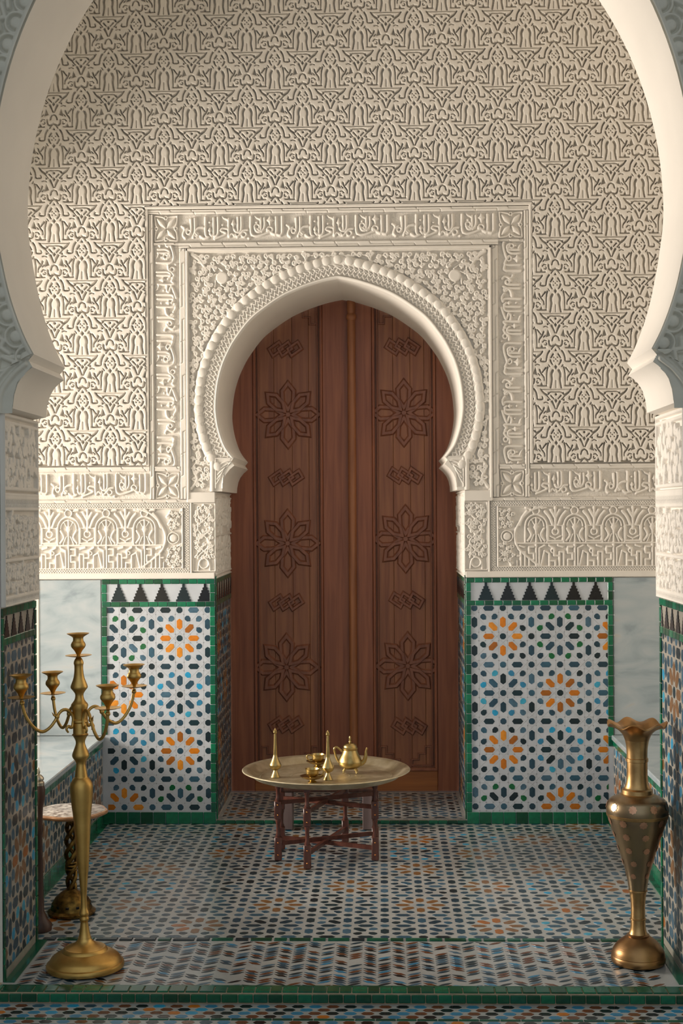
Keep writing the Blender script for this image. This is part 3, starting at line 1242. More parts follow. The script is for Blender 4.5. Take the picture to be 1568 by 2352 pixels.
def zellige(rect, phase, seed, floor=False, dots=True, g=None):
    """tiles of the eight-petal star pattern: (polygon, material, kind key, full?, centre, angle)"""
    rng = random.Random(seed)
    g = g or (1.09 if floor else 1.0)
    x0, y0, x1, y1 = rect
    out, dt = [], []
    i0, i1 = math.floor((x0 - phase[0]) / P) - 1, math.ceil((x1 - phase[0]) / P) + 1
    j0, j1 = math.floor((y0 - phase[1]) / P) - 1, math.ceil((y1 - phase[1]) / P) + 1

    def navy():
        return 'navy%d' % rng.choice((0, 0, 1, 2, 3, 3, 4, 5))

    def put(shape, key, u_, v_, ang, m):
        poly = [(x * P * g, y * P * g) for x, y in shape]
        poly = rot(poly, ang, u_, v_)
        c = clip_rect(poly, rect)
        if not c or area(c) < 2.5e-5:
            return
        full = abs(area(c) - area(poly)) < 1e-9
        out.append((c, m, key, full, (u_, v_), ang))
    for i in range(i0, i1 + 1):
        for j in range(j0, j1 + 1):
            cx, cy = phase[0] + i * P, phase[1] + j * P
            orange = (i + j) % 2 == 0
            if floor:
                star = (lambda: 'ochre%d' % rng.choice((2, 4, 4, 4, 4, 4))) if (orange and rng.random() < .75) else navy
            else:
                star = (lambda: 'ochre%d' % rng.choice((0, 0, 1, 2, 3))) if orange else navy
            rare = None
            if not orange:
                rare = 'leaf' if (j % 3 == 0) else 'sky'
                if floor:
                    rare = rng.choice(('sky', None, None))
            put(OCT, 'oct', cx, cy, 0, navy())
            put(OCT, 'oct', cx + P / 2, cy, 0, navy())
            put(OCT, 'oct', cx, cy + P / 2, 0, navy())
            put(OCT, 'oct', cx + P / 2, cy + P / 2, 0, navy())
            for k in range(4):
                a = k * math.pi / 2
                put(HEX, 'hex', cx + P / 4 * math.cos(a), cy + P / 4 * math.sin(a), a % math.pi, star())
                a += math.pi / 4
                put(HEX, 'hex', cx + .245 * P * math.cos(a), cy + .245 * P * math.sin(a), a % math.pi, star())
            for sg in (1, -1):
                put(HEX, 'hex', cx + P / 2, cy + sg * P / 4, math.pi / 2, navy())
                put(HEX, 'hex', cx + sg * P / 4, cy + P / 2, 0, navy())
                for s2 in (1, -1):
                    for (du, dv, q) in ((.349, .144, 1), (.144, .349, 1), (.345, .345, 0)):
                        m = navy()
                        if q and rare:
                            m = 'leaf_green' if rare == 'leaf' else 'sky%d' % rng.choice((0, 0, 1, 2))
                        if du == .349:
                            an = math.atan2(s2 * 1, sg * -1)
                        elif dv == .349:
                            an = math.atan2(s2 * -1, sg * 1)
                        else:
                            an = math.atan2(-s2, -sg)
                        put(DROP, 'drop', cx + sg * du * P, cy + s2 * dv * P, an, m)
            if dots:
                for (du, dv) in [(a_ * .5 + dx, b_ * .5 + dy) for a_ in (0, 1) for b_ in (0, 1) for dx in (-.075, .075) for dy in (-.075, .075)] + \
                        [(sgx * .25 + dx, dy) for sgx in (1, -1) for dx in (-.06, .06) for dy in (-.075, .075)]:
                    px_, py_ = cx + du * P, cy + dv * P
                    if x0 + .004 < px_ < x1 - .004 and y0 + .004 < py_ < y1 - .004:
                        dt.append([(px_ - .0032, py_ - .0026), (px_ + .0032, py_ - .0026), (px_, py_ + .0034)])
    return out, dt


SHAPES = {'hex': HEX, 'oct': OCT, 'drop': DROP}
TILE_ME = {}


def tile_mesh(key, m, g=1.0):
    if (key, m, g) not in TILE_ME:
        b = MB()
        b.prism([(x * P * g, y * P * g) for x, y in SHAPES[key]], 0, 0.0007, lambda u_, v_, h_: (u_, v_, h_), m, inset=0.0003)
        TILE_ME[(key, m, g)] = b.mesh('zellige_tile', None, True)
    return TILE_ME[(key, m, g)]


def place_tiles(tiles, parent, base, axis):
    """axis 'wall': (u, v) -> (X, YB - h, Z); 'floor': (u, v) -> (X, Y, z)"""
    for poly, m, key, full, c, ang in tiles:
        if full:
            o = link('zellige_tile', tile_mesh(key, m, 1.0 if axis == 'wall' else 1.09), parent)
            if axis == 'wall':
                o.matrix_world = Matrix.Translation((c[0], base, c[1])) @ Matrix.Rotation(R(90), 4, 'X') @ Matrix.Rotation(ang, 4, 'Z')
            else:
                o.matrix_world = Matrix.Translation((c[0], c[1], base)) @ Matrix.Rotation(ang, 4, 'Z')
        else:
            cx = sum(p[0] for p in poly) / len(poly)
            cy = sum(p[1] for p in poly) / len(poly)
            b = MB()
            if axis == 'wall':
                b.prism([(x - cx, y - cy) for x, y in poly], 0, 0.0007, lambda u_, v_, h_: (u_, -h_, v_), m, inset=0.0003)
                o = b.build('zellige_tile', parent)
                o.location = (cx, base, cy)
            else:
                b.prism([(x - cx, y - cy) for x, y in poly], 0, 0.0007, lambda u_, v_, h_: (u_, v_, h_), m, inset=0.0003)
                o = b.build('zellige_tile', parent)
                o.location = (cx, cy, base)


def stuff_tiles(tiles, name, parent, mp, h=0.0007):
    b = MB()
    for t in tiles:
        b.prism(t[0], 0, h, mp, t[1], inset=0.0003)
    o = b.build(name, parent)
    o['kind'] = 'stuff'
    return o


def stuff_dots(dots, name, parent, mp):
    b = MB()
    for d in dots:
        b.prism(d, 0, 0.0006, mp, 'dot_glaze')
    o = b.build(name, parent)
    o['kind'] = 'stuff'
    return o


BT = {}
rgB = random.Random(77)


def brick(parent, x0, x1, y0, y1, z0, z1, name='border_tile', mats=('green0', 'green1', 'green2', 'green3', 'green4'), c=0.0018):
    m = rgB.choice(mats)
    key = (round(x1 - x0, 4), round(y1 - y0, 4), round(z1 - z0, 4), m)
    if key not in BT:
        b = MB()
        b.cbox(-(x1 - x0) / 2, (x1 - x0) / 2, -(y1 - y0) / 2, (y1 - y0) / 2, -(z1 - z0) / 2, (z1 - z0) / 2, c, m)
        BT[key] = b.mesh(name, None, True)
    o = link(name, BT[key], parent)
    o.location = ((x0 + x1) / 2, (y0 + y1) / 2, (z0 + z1) / 2)
    return o


def row_x(parent, xa, xb, z0, z1, y0, y1, pitch, **k):
    n = max(1, round((xb - xa) / pitch))
    w = (xb - xa) / n
    for i in range(n):
        brick(parent, xa + i * w + .0012, xa + (i + 1) * w - .0012, y0, y1, z0, z1, **k)


def col_z(parent, za, zb, x0, x1, y0, y1, pitch, **k):
    n = max(1, round((zb - za) / pitch))
    w = (zb - za) / n
    for i in range(n):
        brick(parent, x0, x1, y0, y1, za + i * w + .0012, za + (i + 1) * w - .0012, **k)


MERLON = []
_st = [(.036, 0), (.036, .010), (.029, .012), (.031, .024), (.023, .027), (.025, .039), (.017, .042), (.019, .053), (.011, .056), (.013, .066), (.006, .069), (.006, .084), (0, .086)]
MERLON = [(-x, z) for x, z in _st] + [(x, z) for x, z in reversed(_st[:-1])]


def dado(name, xa, xb, border_right, border_left, phase, seed, label):
    z1 = 1.180
    b = MB()
    b.box(xa, xb, YB - .008, YB + .002, 0, z1, 'white_glaze')
    root = b.build(name)
    struct(root, label, 'tile panel')
    yb = YB - .008
    # borders
    row_x(root, xa, xb, 1.158, 1.180, yb - .005, yb + .001, .042)
    row_x(root, xa, xb, 1.048, 1.071, yb - .005, yb + .001, .044)
    row_x(root, xa, xb, .0, .056, yb - .007, yb + .001, .059)
    xi0, xi1 = xa + (.025 if border_left[1] else 0), xb - (.025 if border_right[1] else 0)
    for (za, zb_) in ((.056, 1.048), (1.071, 1.158)):
        if border_left[1]:
            a = max(za, border_left[0])
            if zb_ > a + .02:
                col_z(root, a, zb_, xa, xa + .024, yb - .005, yb + .001, .047)
        if border_right[1]:
            a = max(za, border_right[0])
            if zb_ > a + .02:
                col_z(root, a, zb_, xb - .024, xb, yb - .005, yb + .001, .047)
    # merlons
    w = .1048
    n = int((xi1 - xi0) / w) + 2
    s0 = phase[2]
    for k in range(-1, n + 1):
        cx = s0 + k * w
        poly = clip_rect([(cx + x, 1.0725 + z) for x, z in MERLON], (xi0, 1.07, xi1, 1.16))
        if poly and area(poly) > 1e-4:
            bb = MB()
            bb.prism(poly, 0, 0.003, lambda u_, v_, h_: (u_, yb - h_, v_), 'black_glaze' if k % 3 else 'navy2')
            bb.build('merlon_tile', root)
    tiles, dots = zellige((xi0, .058, xi1, 1.046), phase, seed)
    tiles.sort(key=lambda t: -area(t[0]))
    place_tiles(tiles[:300], root, yb, 'wall')
    if len(tiles) > 300:
        stuff_tiles(tiles[300:], 'small_tiles', root, lambda u_, v_, h_: (u_, yb - h_, v_))
    stuff_dots(dots, 'tile_specks', root, lambda u_, v_, h_: (u_, yb - h_, v_))
    # joints of the white strapwork between the coloured pieces
    rc = (xi0, .058, xi1, 1.046)
    b = MB()
    for kk in range(-16, 17):
        for of in (-.078, .078):
            c = phase[0] + (kk / 2 + of) * P
            q = clip_rect([(c - .0004, 0), (c + .0004, 0), (c + .0004, 2), (c - .0004, 2)], rc)
            if q:
                b.prism(q, 0, .0004, lambda u_, v_, h_: (u_, yb - h_, v_), 'joint')
            c = phase[1] + (kk / 2 + of) * P
            q = clip_rect([(-3, c - .0004), (3, c - .0004), (3, c + .0004), (-3, c + .0004)], rc)
            if q:
                b.prism(q, 0, .0004, lambda u_, v_, h_: (u_, yb - h_, v_), 'joint')
            for sgn in (1, -1):
                c = (kk + of * 1.414) * P
                w_ = .0006
                q = clip_rect([(phase[0] - 4, phase[1] + c - sgn * 4 - w_), (phase[0] + 4, phase[1] + c + sgn * 4 - w_), (phase[0] + 4, phase[1] + c + sgn * 4 + w_), (phase[0] - 4, phase[1] + c - sgn * 4 + w_)], rc)
                if q:
                    b.prism(q, 0, .0005, lambda u_, v_, h_: (u_, yb - h_, v_), 'joint')
    o = b.build('strapwork_joints', root)
    o['kind'] = 'stuff'
    return root


dado('trim_1', BLX, XC - JW, (0, True), (.43, True), (-.976, .895, -1.270), 1, 'zellige tile dado panel left of the wooden door with green border')
dado('trim_2', XC + JW, BRX, (.37, True), (0, True), (.580, .899, .5), 2, 'zellige tile dado panel right of the wooden door with green border')

# marble slabs at the ends of the back wall, above the benches
for xa, xb in ((-2.08, BLX), (BRX, 1.88)):
    b = MB()
    b.cbox(xa + .004, xb - .004, YB - .010, YB + .002, BH, 1.178, .002, 'marble')
    b.build('marble_panel', wall_back)

bar('frame_fillet', -1.678, -1.656, BH, 1.182, 0.014, 'plaster')

# ---- reveals of the doorway (seen at a sharp angle)
for sg in (1, -1):
    X = XC + sg * (JW - .0015)
    rect = (YB + .026, .03, YD - .03, 1.06)
    tl_, _ = zellige(rect, (YB + .13, .895), 5, floor=True, dots=False, g=1.28)
    mp = lambda u_, v_, h_: (X - sg * h_, u_, v_)
    b = MB()
    b.add([(X, YB, .018), (X, YD - .01, .018), (X, YD - .01, 1.18), (X, YB, 1.18)], [(0, 1, 2, 3)], 'jamb_glaze')
    rv = b.build('reveal_tiling', wall_back)
    b = MB()
    for t in tl_:
        b.prism(t[0], 0, .0009, mp, t[1], .0003)
    o = b.build('tile_field', rv)
    o['kind'] = 'stuff'
    # merlons and green strips of the reveal
    b = MB()
    for k in range(7):
        cy = YB + .06 + k * .1048
        b.prism([(cy + x, 1.0725 + z) for x, z in MERLON], 0, .003, mp, 'black_glaze')
    b.build('merlon_row', rv)
    n = 15
    for (za, zb_) in ((1.158, 1.180), (1.048, 1.071)):
        for k in range(n):
            y0 = YB + .002 + k * (.68 / n)
            brick(rv, min(X, X - sg * .004), max(X, X - sg * .004), y0, y0 + .68 / n - .002, za, zb_)
    k = 0
    z = .02
    while z < 1.15:
        brick(rv, min(X, X - sg * .005), max(X, X - sg * .005), YB - .004, YB + .022, z, z + .045)
        z += .047
    # carved plaster above
    Hh = round((1.600 - 1.182) / .0026)
    Ww = round((YD - YB - .02) / .0026)
    Fv = Field(Ww, Hh)
    scrolls(Fv, lambda x, y: 6 < x < Ww - 6 and (8 < y < Hh * .45 or Hh * .55 < y < Hh - 10), 8, 17, 2.0)
    for yy in (1, Hh * .5, Hh * .06, Hh * .95, Hh - 1):
        Fv.line([(0, yy), (Ww, yy)], 1.8)
    Hv = Fv.height(.008, .9)
    Hv[:, 0] = Hv[:, -1] = Hv[0, :] = Hv[-1, :] = 0
    uu = np.arange(Ww + 1)[None, :] * .0026 + np.zeros((Hh + 1, 1)) + YB
    vv = 1.600 - np.arange(Hh + 1)[:, None] * .0026 + np.zeros((1, Ww + 1))
    link('reveal_carving', grid_mesh('reveal_carving', X - sg * Hv, uu, vv, None, 'stucco', flip=(sg > 0)), wall_back)

# ---- side walls, ceiling
b = MB()
WX = -2.10
b.box(WX - .25, WX, YF1, 5.12, 0, ZT, 'plaster')
b.box(WX - .25, WX, 6.68, YD, 0, ZT, 'plaster')
b.box(WX - .25, WX, 5.12, 6.68, 0, .62, 'plaster')
b.box(WX - .25, WX, 5.12, 6.68, 2.75, ZT, 'plaster')
struct(b.build('wall_left'), 'plain plaster side wall of the alcove with a tall window', 'wall')
b = MB()
for y in (5.12, 5.90 - .02, 6.68 - .04):
    b.box(WX - .20, WX - .16, y, y + .04, .62, 2.75, 'dark_wood')
for z in (.62, 1.70, 2.71):
    b.box(WX - .20, WX - .16, 5.12, 6.68, z, z + .04, 'dark_wood')
struct(b.build('window_1'), 'dark wooden frame of the tall window in the left side wall', 'window')
b = MB()
b.box(1.90, 2.10, YF1, YD, 0, ZT, 'plaster')
struct(b.build('wall_right'), 'plain plaster side wall of the alcove opposite the window', 'wall')
b = MB()
b.box(-2.35, 2.10, YF0, YD + .2, ZT, ZT + .12, 'plaster')
struct(b.build('ceiling'), 'plain plaster ceiling of the alcove', 'ceiling')

# ---- unseen slab and side walls, added to hold back sky light before the arch
b = MB()
b.box(-3.4, 3.2, 2.6, YF0, 4.6, 4.75, 'plaster')
struct(b.build('ceiling_skyblock'), 'unseen plaster slab added above the front floor to cut sky light', 'ceiling')
for sd, xa, xb in (('skyblock_left', -3.4, -3.2), ('skyblock_right', 3.0, 3.2)):
    b = MB()
    b.box(xa, xb, -2.5, YF0 + .4, -.14, 4.6, 'plaster')
    struct(b.build('wall_' + sd), 'unseen plaster side wall added to cut light from the front, %s' % sd.split('_')[1], 'wall')

# ---- front arch wall
wall_front = wall_with_opening('wall_front', FRONT_UP, FRONT_IMP, FJ, 1.830, 0.0, XF, YF0, YF1, -3.2, 3.0, 4.6, 'facade_stucco')
struct(wall_front, 'plastered wall with the big horseshoe arch framing the alcove', 'wall')
fpts = [(XF - x, z) for x, z in reversed(FRONT_UP)] + [(XF + x, z) for x, z in FRONT_UP[1:]]
FR = Curve(fpts, .0030)
FN = FR.nrm.copy()
if FN[len(FN) // 4][0] > 0:
    FN = -FN
nF = FR.n
hF = 60
Ff = Field(nF, hF)
Ff.line([(0, 2), (nF, 2)], 3.5)
per = 24.0
for k in range(int(nF / per) + 2):
    x = k * per
    Ff.ring((x, 8), 11, 1.7)
    Ff.disc((x, 8), 6.5)
    Ff.line([(x - per / 2, 22), (x - 3, 28), (x + 1, 21), (x + per / 2, 30)], 2.6)
    Ff.line([(x - per / 2, 36), (x, 44), (x + per / 2, 36)], 2.8)
    Ff.ring((x + per / 2, 50), 6, 2.0)
    Ff.line([(x, 44), (x, 58)], 2.0)
    Ff.disc((x + per / 2, 33), 1.8)
ring_relief('arch_carving', Ff.height(.018, 1.0), 0.0, wall_front, FR, FN, YF0, .0030, 'facade_stucco', base=.002)
# impost carving on the facade
for sg in (1, -1):
    Fi = Field(60, 62)
    Fi.line([(0, 2), (60, 2)], 3)
    Fi.line([(8, 10), (22, 22), (34, 40), (36, 62)], 2.6, None, True)
    for kk in range(5):
        Fi.line([(58 - kk * 3, 52 - kk * 8), (46 - kk * 4, 40 - kk * 6), (40 - kk * 5, 26 - kk * 4)], 2.4, 1.2, True)
    hh_ = Fi.height(.010, .9)
    me = grid_mesh('impost_carving', (XF + sg * (.985 + np.arange(61)[None, :] * .0030)) + np.zeros((63, 1)), YF0 - .0045 - hh_,
                   (2.008 - np.arange(63)[:, None] * .0030) + np.zeros((1, 61)),
                   ((np.arange(60) + .5)[None, :] > np.interp((np.arange(62) + .5), [0, 6, 12, 20, 30, 45, 62], [0, 4, 1, 8, 17, 21, 22])[:, None]),
                   'facade_stucco', flip=(sg < 0))
    link('impost_carving', me, wall_front)

# -- inner faces of the jambs
for sg in (1, -1):
    X = XF + sg * (FJ - .0015)
    mp = lambda u_, v_, h_: (X - sg * h_, u_, v_)
    side = 'right' if sg > 0 else 'left'
    b = MB()
    b.add([(X, YF0, 0), (X, YF1, 0), (X, YF1, 1.196), (X, YF0, 1.196)], [(0, 1, 2, 3)], 'jamb_glaze')
    jr = b.build('jamb_tiling', wall_front)
    jr['label'] = 'tiled foot of the %s arch jamb' % side
    tl_, dt_ = zellige((YF0 + .026, .03, YF1 - .026, 1.075), (YF0 + .225, .895), 15 + sg, floor=True, dots=False, g=1.30)
    b = MB()
    for t in tl_:
        b.prism(t[0], 0, .0009, mp, t[1], .0003)
    o = b.build('tile_field', jr)
    o['kind'] = 'stuff'
    for k in range(-1, 5):
        cy = YF0 + .06 + k * .0920
        poly = clip_rect([(cy + x * .9, 1.1 + z * .82) for x, z in MERLON], (YF0 + .026, 1.09, YF1 - .026, 1.18))
        if poly:
            b = MB()
            b.prism(poly, 0, .003, mp, 'black_glaze')
            b.build('merlon_tile', jr)
    n = 8
    for (za, zb_) in ((1.172, 1.196), (1.075, 1.099)):
        for k in range(n):
            y0 = YF0 + k * (.45 / n)
            brick(jr, min(X, X - sg * .005), max(X, X - sg * .005), y0 + .001, y0 + .45 / n - .001, za, zb_)
    z = .0
    while z < 1.17:
        z2 = min(z + .052, 1.172)
        brick(jr, min(X, X - sg * .005), max(X, X - sg * .005), YF0, YF0 + .022, z + .001, z2)
        brick(jr, min(X, X - sg * .005), max(X, X - sg * .005), YF1 - .022, YF1, z + .001, z2)
        z += .053
    # carved registers above
    st = .0022
    Hh = round((1.826 - 1.198) / st)
    Ww = round(.45 / st)
    Fv = Field(Ww, Hh)
    Zy = lambda z_: (1.826 - z_) / st
    Fv.rect(2, Zy(1.797), Ww - 2, Zy(1.582), 3.2)
    Fv.line([(0, Zy(1.822)), (Ww, Zy(1.822))], 4.0)
    Fv.line([(0, Zy(1.5625)), (Ww, Zy(1.5625))], 3)
    for e_ in (2, Ww - 2):
        Fv.line([(e_, 0), (e_, Hh)], 2.5)
    for z_ in (1.552, 1.516, 1.348, 1.228, 1.202):
        Fv.line([(0, Zy(z_)), (Ww, Zy(z_))], 3)
    for (za, zb_) in ((1.552, 1.516), (1.228, 1.202)):
        x = 0
        while x < Ww:
            Fv.line([(x, Zy(za)), (x + 9, Zy(zb_))], 1.4)
            Fv.line([(x + 9, Zy(za)), (x, Zy(zb_))], 1.4)
            x += 9
    scrolls(Fv, lambda x, y: 8 < x < Ww - 8 and Zy(1.785) < y < Zy(1.595), 31 + sg, 20, 3.6)
    scrolls(Fv, lambda x, y: 4 < x < Ww - 4 and (Zy(1.505) < y < Zy(1.36) or Zy(1.338) < y < Zy(1.24)), 41 + sg, 14, 2.3)
    Hv = Fv.height(.015, .8, dome=.05)
    Hv[:, 0] = Hv[:, -1] = Hv[0, :] = Hv[-1, :] = 0
    uu = np.arange(Ww + 1)[None, :] * st + np.zeros((Hh + 1, 1)) + YF0
    vv = 1.826 - np.arange(Hh + 1)[:, None] * st + np.zeros((1, Ww + 1))
    link('jamb_carving', grid_mesh('jamb_carving', X - sg * Hv, uu, vv, None, 'stucco', flip=(sg > 0)), wall_front)

# ------------------------------------------------------------------ floors
b = MB()
b.box(-2.10, 1.90, YF1, YB + .002, -.08, 0, 'floor_glaze')
b.box(XC - JW, XC + JW, YB, YD, -.08, .014, 'floor_glaze')
floor = struct(b.build('floor'), 'zellige star mosaic floor of the alcove', 'floor')
ft, fd = zellige((BLX + .03, YF1 + .03, BRX - .03, YB - .012), (-.132, 5.154), 9, floor=True)
ft.sort(key=lambda t: t[4][1] - (0.15 if t[2] != 'drop' else 0))
place_tiles(ft[:300], floor, 0.0, 'floor')
fm = lambda u_, v_, h_: (u_, v_, h_)
stuff_tiles(ft[300:], 'far_tiles', floor, fm, .0004)
rt_, _ = zellige((XC - JW + .02, YB + .03, XC + JW - .02, YD - .03), (XC, YB + .2), 19, floor=True, dots=False)
stuff_tiles(rt_, 'sill_tiles', floor, lambda u_, v_, h_: (u_, v_, .014 + h_), .0007)
# green riser of the door sill
row_x(floor, XC - JW, XC + JW, .0, .016, YB - .014, YB - .002, .046)
# green strips along bench feet and the front line of the mosaic
b = MB()
for xa in (BLX, BRX - .03):
    y = YF1
    while y < YB - .02:
        b.cbox(xa + .001, xa + .029, y + .001, y + .049, -.002, .004, .001, 'green%d' % rgB.choice((0, 1, 2)))
        y += .05
o = b.build('edge_strip_tiles', floor)
o['kind'] = 'stuff'
x = -1.20
k = 0
while x < .94:
    brick(floor, x, x + (.075 if k % 2 else .045), YF1 - .002, YF1 + .026, -.002, .004, mats=('green2', 'navy2', 'green4'))
    x += (.083 if k % 2 else .053)
    k += 1

# threshold under the arch: chevron mosaic, then the green nosing of the step
YS = 4.43
ZL = -.034
b = MB()
b.box(XF - FJ, XF + FJ, YF0, YF1, -.08, 0, 'floor_glaze')
b.box(-3.2, 3.0, YS, YF0, -.08, 0, 'grout')
b.box(XF - FJ, XF + FJ, YS + .057, YF0 + .01, -.05, .0004, 'floor_glaze')
trim3 = struct(b.build('trim_3'), 'stepped threshold of the arch with chevron mosaic and green nosing', 'step')
rgT = random.Random(5)
ch = []
cw_, rh_ = .0480, .0205
xs0, xs1 = XF - FJ + .045, XF + FJ - .045
rows = int((YF1 - .006 - (YS + .062)) / rh_)
cols = int((xs1 - xs0) / cw_)
for r_ in range(rows):
    for c_ in range(cols):
        xa = xs0 + c_ * cw_
        y0 = YS + .064 + r_ * rh_
        s_ = .85 * rh_ * (1 if c_ % 2 == 0 else -1)
        kk = (r_ + (c_ // 2)) % 4
        m = [None, rgT.choice(('navy0', 'black_glaze', 'navy2')), rgT.choice(('brown_glaze', 'brown_glaze', 'navy4')), rgT.choice(('navy4', 'navy1', 'navy5', None))][kk]
        if rgT.random() < .22:
            m = rgT.choice((None, 'navy3', 'brown_glaze', 'navy2', 'sky1'))
        if m is None:
            continue
        poly = [(xa + .002, y0 - s_ * .8), (xa + cw_ * .36, y0 - rh_ * .44 - s_ * .15), (xa + cw_ * .72, y0 - rh_ * .30 + s_ * .3), (xa + cw_ - .002, y0 + s_ * .8), (xa + cw_ * .64, y0 + rh_ * .44 + s_ * .15), (xa + cw_ * .28, y0 + rh_ * .30 - s_ * .3)]
        ch.append((poly, m, 'c', False, (xa, y0), 0))
ch.sort(key=lambda t: t[4][1])
for t in ch[:300]:
    cx = sum(p[0] for p in t[0]) / 6
    cy = sum(p[1] for p in t[0]) / 6
    bb = MB()
    bb.prism([(x - cx, y - cy) for x, y in t[0]], 0, .0007, fm, t[1], .0003)
    o = bb.build('chevron_tile', trim3)
    o.location = (cx, cy, .0004)
if ch[300:]:
    stuff_tiles(ch[300:], 'far_tiles', trim3, lambda u_, v_, h_: (u_, v_, h_ + .0004), .0007)
x = -1.92
while x < 1.80:
    w = .046 * rgT.uniform(.8, 1.15)
    brick(trim3, x + .0015, x + w - .0015, YS + .003, YS + .054, -.004, .0045, name='nosing_tile', mats=('green0', 'green1', 'green2', 'green4'))
    x += w
x = -1.92
while x < 1.80:
    w = .046 * rgT.uniform(.85, 1.15)
    brick(trim3, x + .0015, x + w - .0015, YS - .006, YS + .002, ZL + .005, -.004, name='nosing_tile', mats=('green0', 'green1', 'green2', 'green4'))
    x += w
b = MB()
for sg in (1, -1):
    xa, xb = sorted((XF + sg * (FJ - .004), XF + sg * (FJ - .038)))
    b.box(xa, xb, YF0 + .0, YF1, -.001, .003, 'green4')
b.box(XF - FJ, XF + FJ, YS + .057, YS + .066, -.001, .0025, 'green4')
b.build('edge_strip', trim3)

# lower floor in front
b = MB()
b.box(-3.2, 3.0, -2.0, YS, ZL - .10, ZL, 'floor_glaze')
ff = struct(b.build('floor_front'), 'lower courtyard floor in front of the step with rows of coloured lozenge tiles', 'floor')
lz = []
row = 0
y = YS - .022
cyc = ('black_glaze', 'sky1', 'brown_glaze')
SHP = [(-.0205, 0), (-.012, -.0125), (.012, -.0125), (.0205, 0), (.012, .0125), (-.012, .0125)]
LZM = {}
for row in range(9):
    yy = YS - .024 - row * .0295 - (.020 if row >= 4 else 0)
    k = 0
    x = -1.40 + (.027 if row % 2 else 0)
    while x < 1.30:
        m = cyc[(k + row // 2 + (1 if row % 2 else 0)) % 3]
        if rgT.random() < .12:
            m = rgT.choice(('sky0', 'navy3', 'ochre3', 'navy1'))
        lz.append((x, yy, m))
        x += .0540
        k += 1
lz.sort(key=lambda t: -t[1])
vis = [t for t in lz if t[1] > 4.262]
rest = [t for t in lz if t[1] <= 4.262]
for x, yy, m in vis[:300]:
    if m not in LZM:
        bb = MB()
        bb.prism(SHP, 0, .0009, fm, m, .0004)
        LZM[m] = bb.mesh('lozenge_tile', None, True)
    o = link('lozenge_tile', LZM[m], ff)
    o.location = (x, yy, ZL)
stuff_tiles([([(x + a, yy + c) for a, c in SHP], m) for x, yy, m in vis[300:] + rest], 'near_tiles', ff, lambda u_, v_, h_: (u_, v_, ZL + h_))
yg = YS - .024 - 3 * .0295 - .018 - .008
x = -1.4
while x < 1.3:
    brick(ff, x, x + .06, yg - .006, yg + .006, ZL - .002, ZL + .003, mats=('green0', 'green2', 'green4'))
    x += .0625

# ------------------------------------------------------------------ benches
for sg, lab in ((-1, 'built-in tiled bench with marble seat along the left side, under the window'),
                (1, 'built-in tiled bench with marble seat along the right side, behind the vase')):
    xf = BLX if sg < 0 else BRX
    xw = -2.099 if sg < 0 else 1.899
    root = empty('bench', ((xf + xw) / 2, (YF1 + YB) / 2, 0))
    tag(root, lab, 'bench', 'built-in alcove benches')

    def put(b, name, smooth=None):
        o = b.build(name, root, smooth)
        o.matrix_parent_inverse = Matrix.Translation(root.location).inverted()
        return o
    b = MB()
    xa, xb = sorted((xf, xw))
    b.box(xa, xb, YF1 + .002, YB - .010, 0.001, BH - .026, 'jamb_glaze')
    put(b, 'body')
    b = MB()
    xa, xb = sorted((xf - sg * .010, xw))
    b.cbox(xa, xb, YF1 + .002, YB - .0105, BH - .025, BH, .004, 'marble')
    put(b, 'seat')
    mp = lambda u_, v_, h_: (xf - sg * h_, u_, v_)
    tl_, _ = zellige((YF1 + .01, .062, YB - .02, .372), (YB - .13, .17), 50 + sg, floor=True, dots=False, g=1.25)
    b = MB()
    for t in tl_:
        b.prism(t[0], 0, .0009, mp, t[1], .0003)
    o = put(b, 'front_tiles')
    o['kind'] = 'stuff'
    b = MB()
    for (za, zb_, h_) in ((.374, .398, .005), (.002, .058, .007)):
        y = YF1 + .01
        while y < YB - .03:
            x2 = xf - sg * h_
            b.cbox(min(xf, x2), max(xf, x2), y, y + .048, za, zb_, .0015, 'green%d' % rgB.choice((0, 1, 2, 3, 4)))
            y += .05
    o = put(b, 'border_tiles')
    o['kind'] = 'stuff'

# ------------------------------------------------------------------ the door
door = empty('door_1', (XC, YD, 0))
struct(door, 'tall two-leaf carved brown wooden door under the horseshoe arch', 'door')


def dput(b, name, parent, smooth=None):
    o = b.build(name, parent, smooth)
    o.parent = parent
    o.matrix_parent_inverse = Matrix.Identity(4)
    return o


DX = -0.152 - XC      # meeting stile, relative to the door axis
PZ0, PZ1 = 0.13, 2.75


def rosette(b, cx, cz, r, y, m):
    """eight interlaced petals cut from strips"""
    for k in range(8):
        a = k * math.pi / 4
        rr = r if k % 2 == 0 else r * .93
        pts = [(.16, .0), (.42, .17), (.76, .19), (1.0, 0), (.76, -.19), (.42, -.17)]
        path = [(cx + rr * (p[0] * math.cos(a) - p[1] * math.sin(a)), cz + rr * (p[0] * math.sin(a) + p[1] * math.cos(a))) for p in pts]
        strip(b, path, .0150 * r / .166, y, .011 + (.004 if k % 2 else 0), m, True)
    pts = [(cx + .10 * r * math.cos(R(22.5 + 45 * i)), cz + .10 * r * math.sin(R(22.5 + 45 * i))) for i in range(8)]
    b.prism(pts, 0, .012, lambda u_, v_, h_: (u_, y - h_, v_), m, .004)


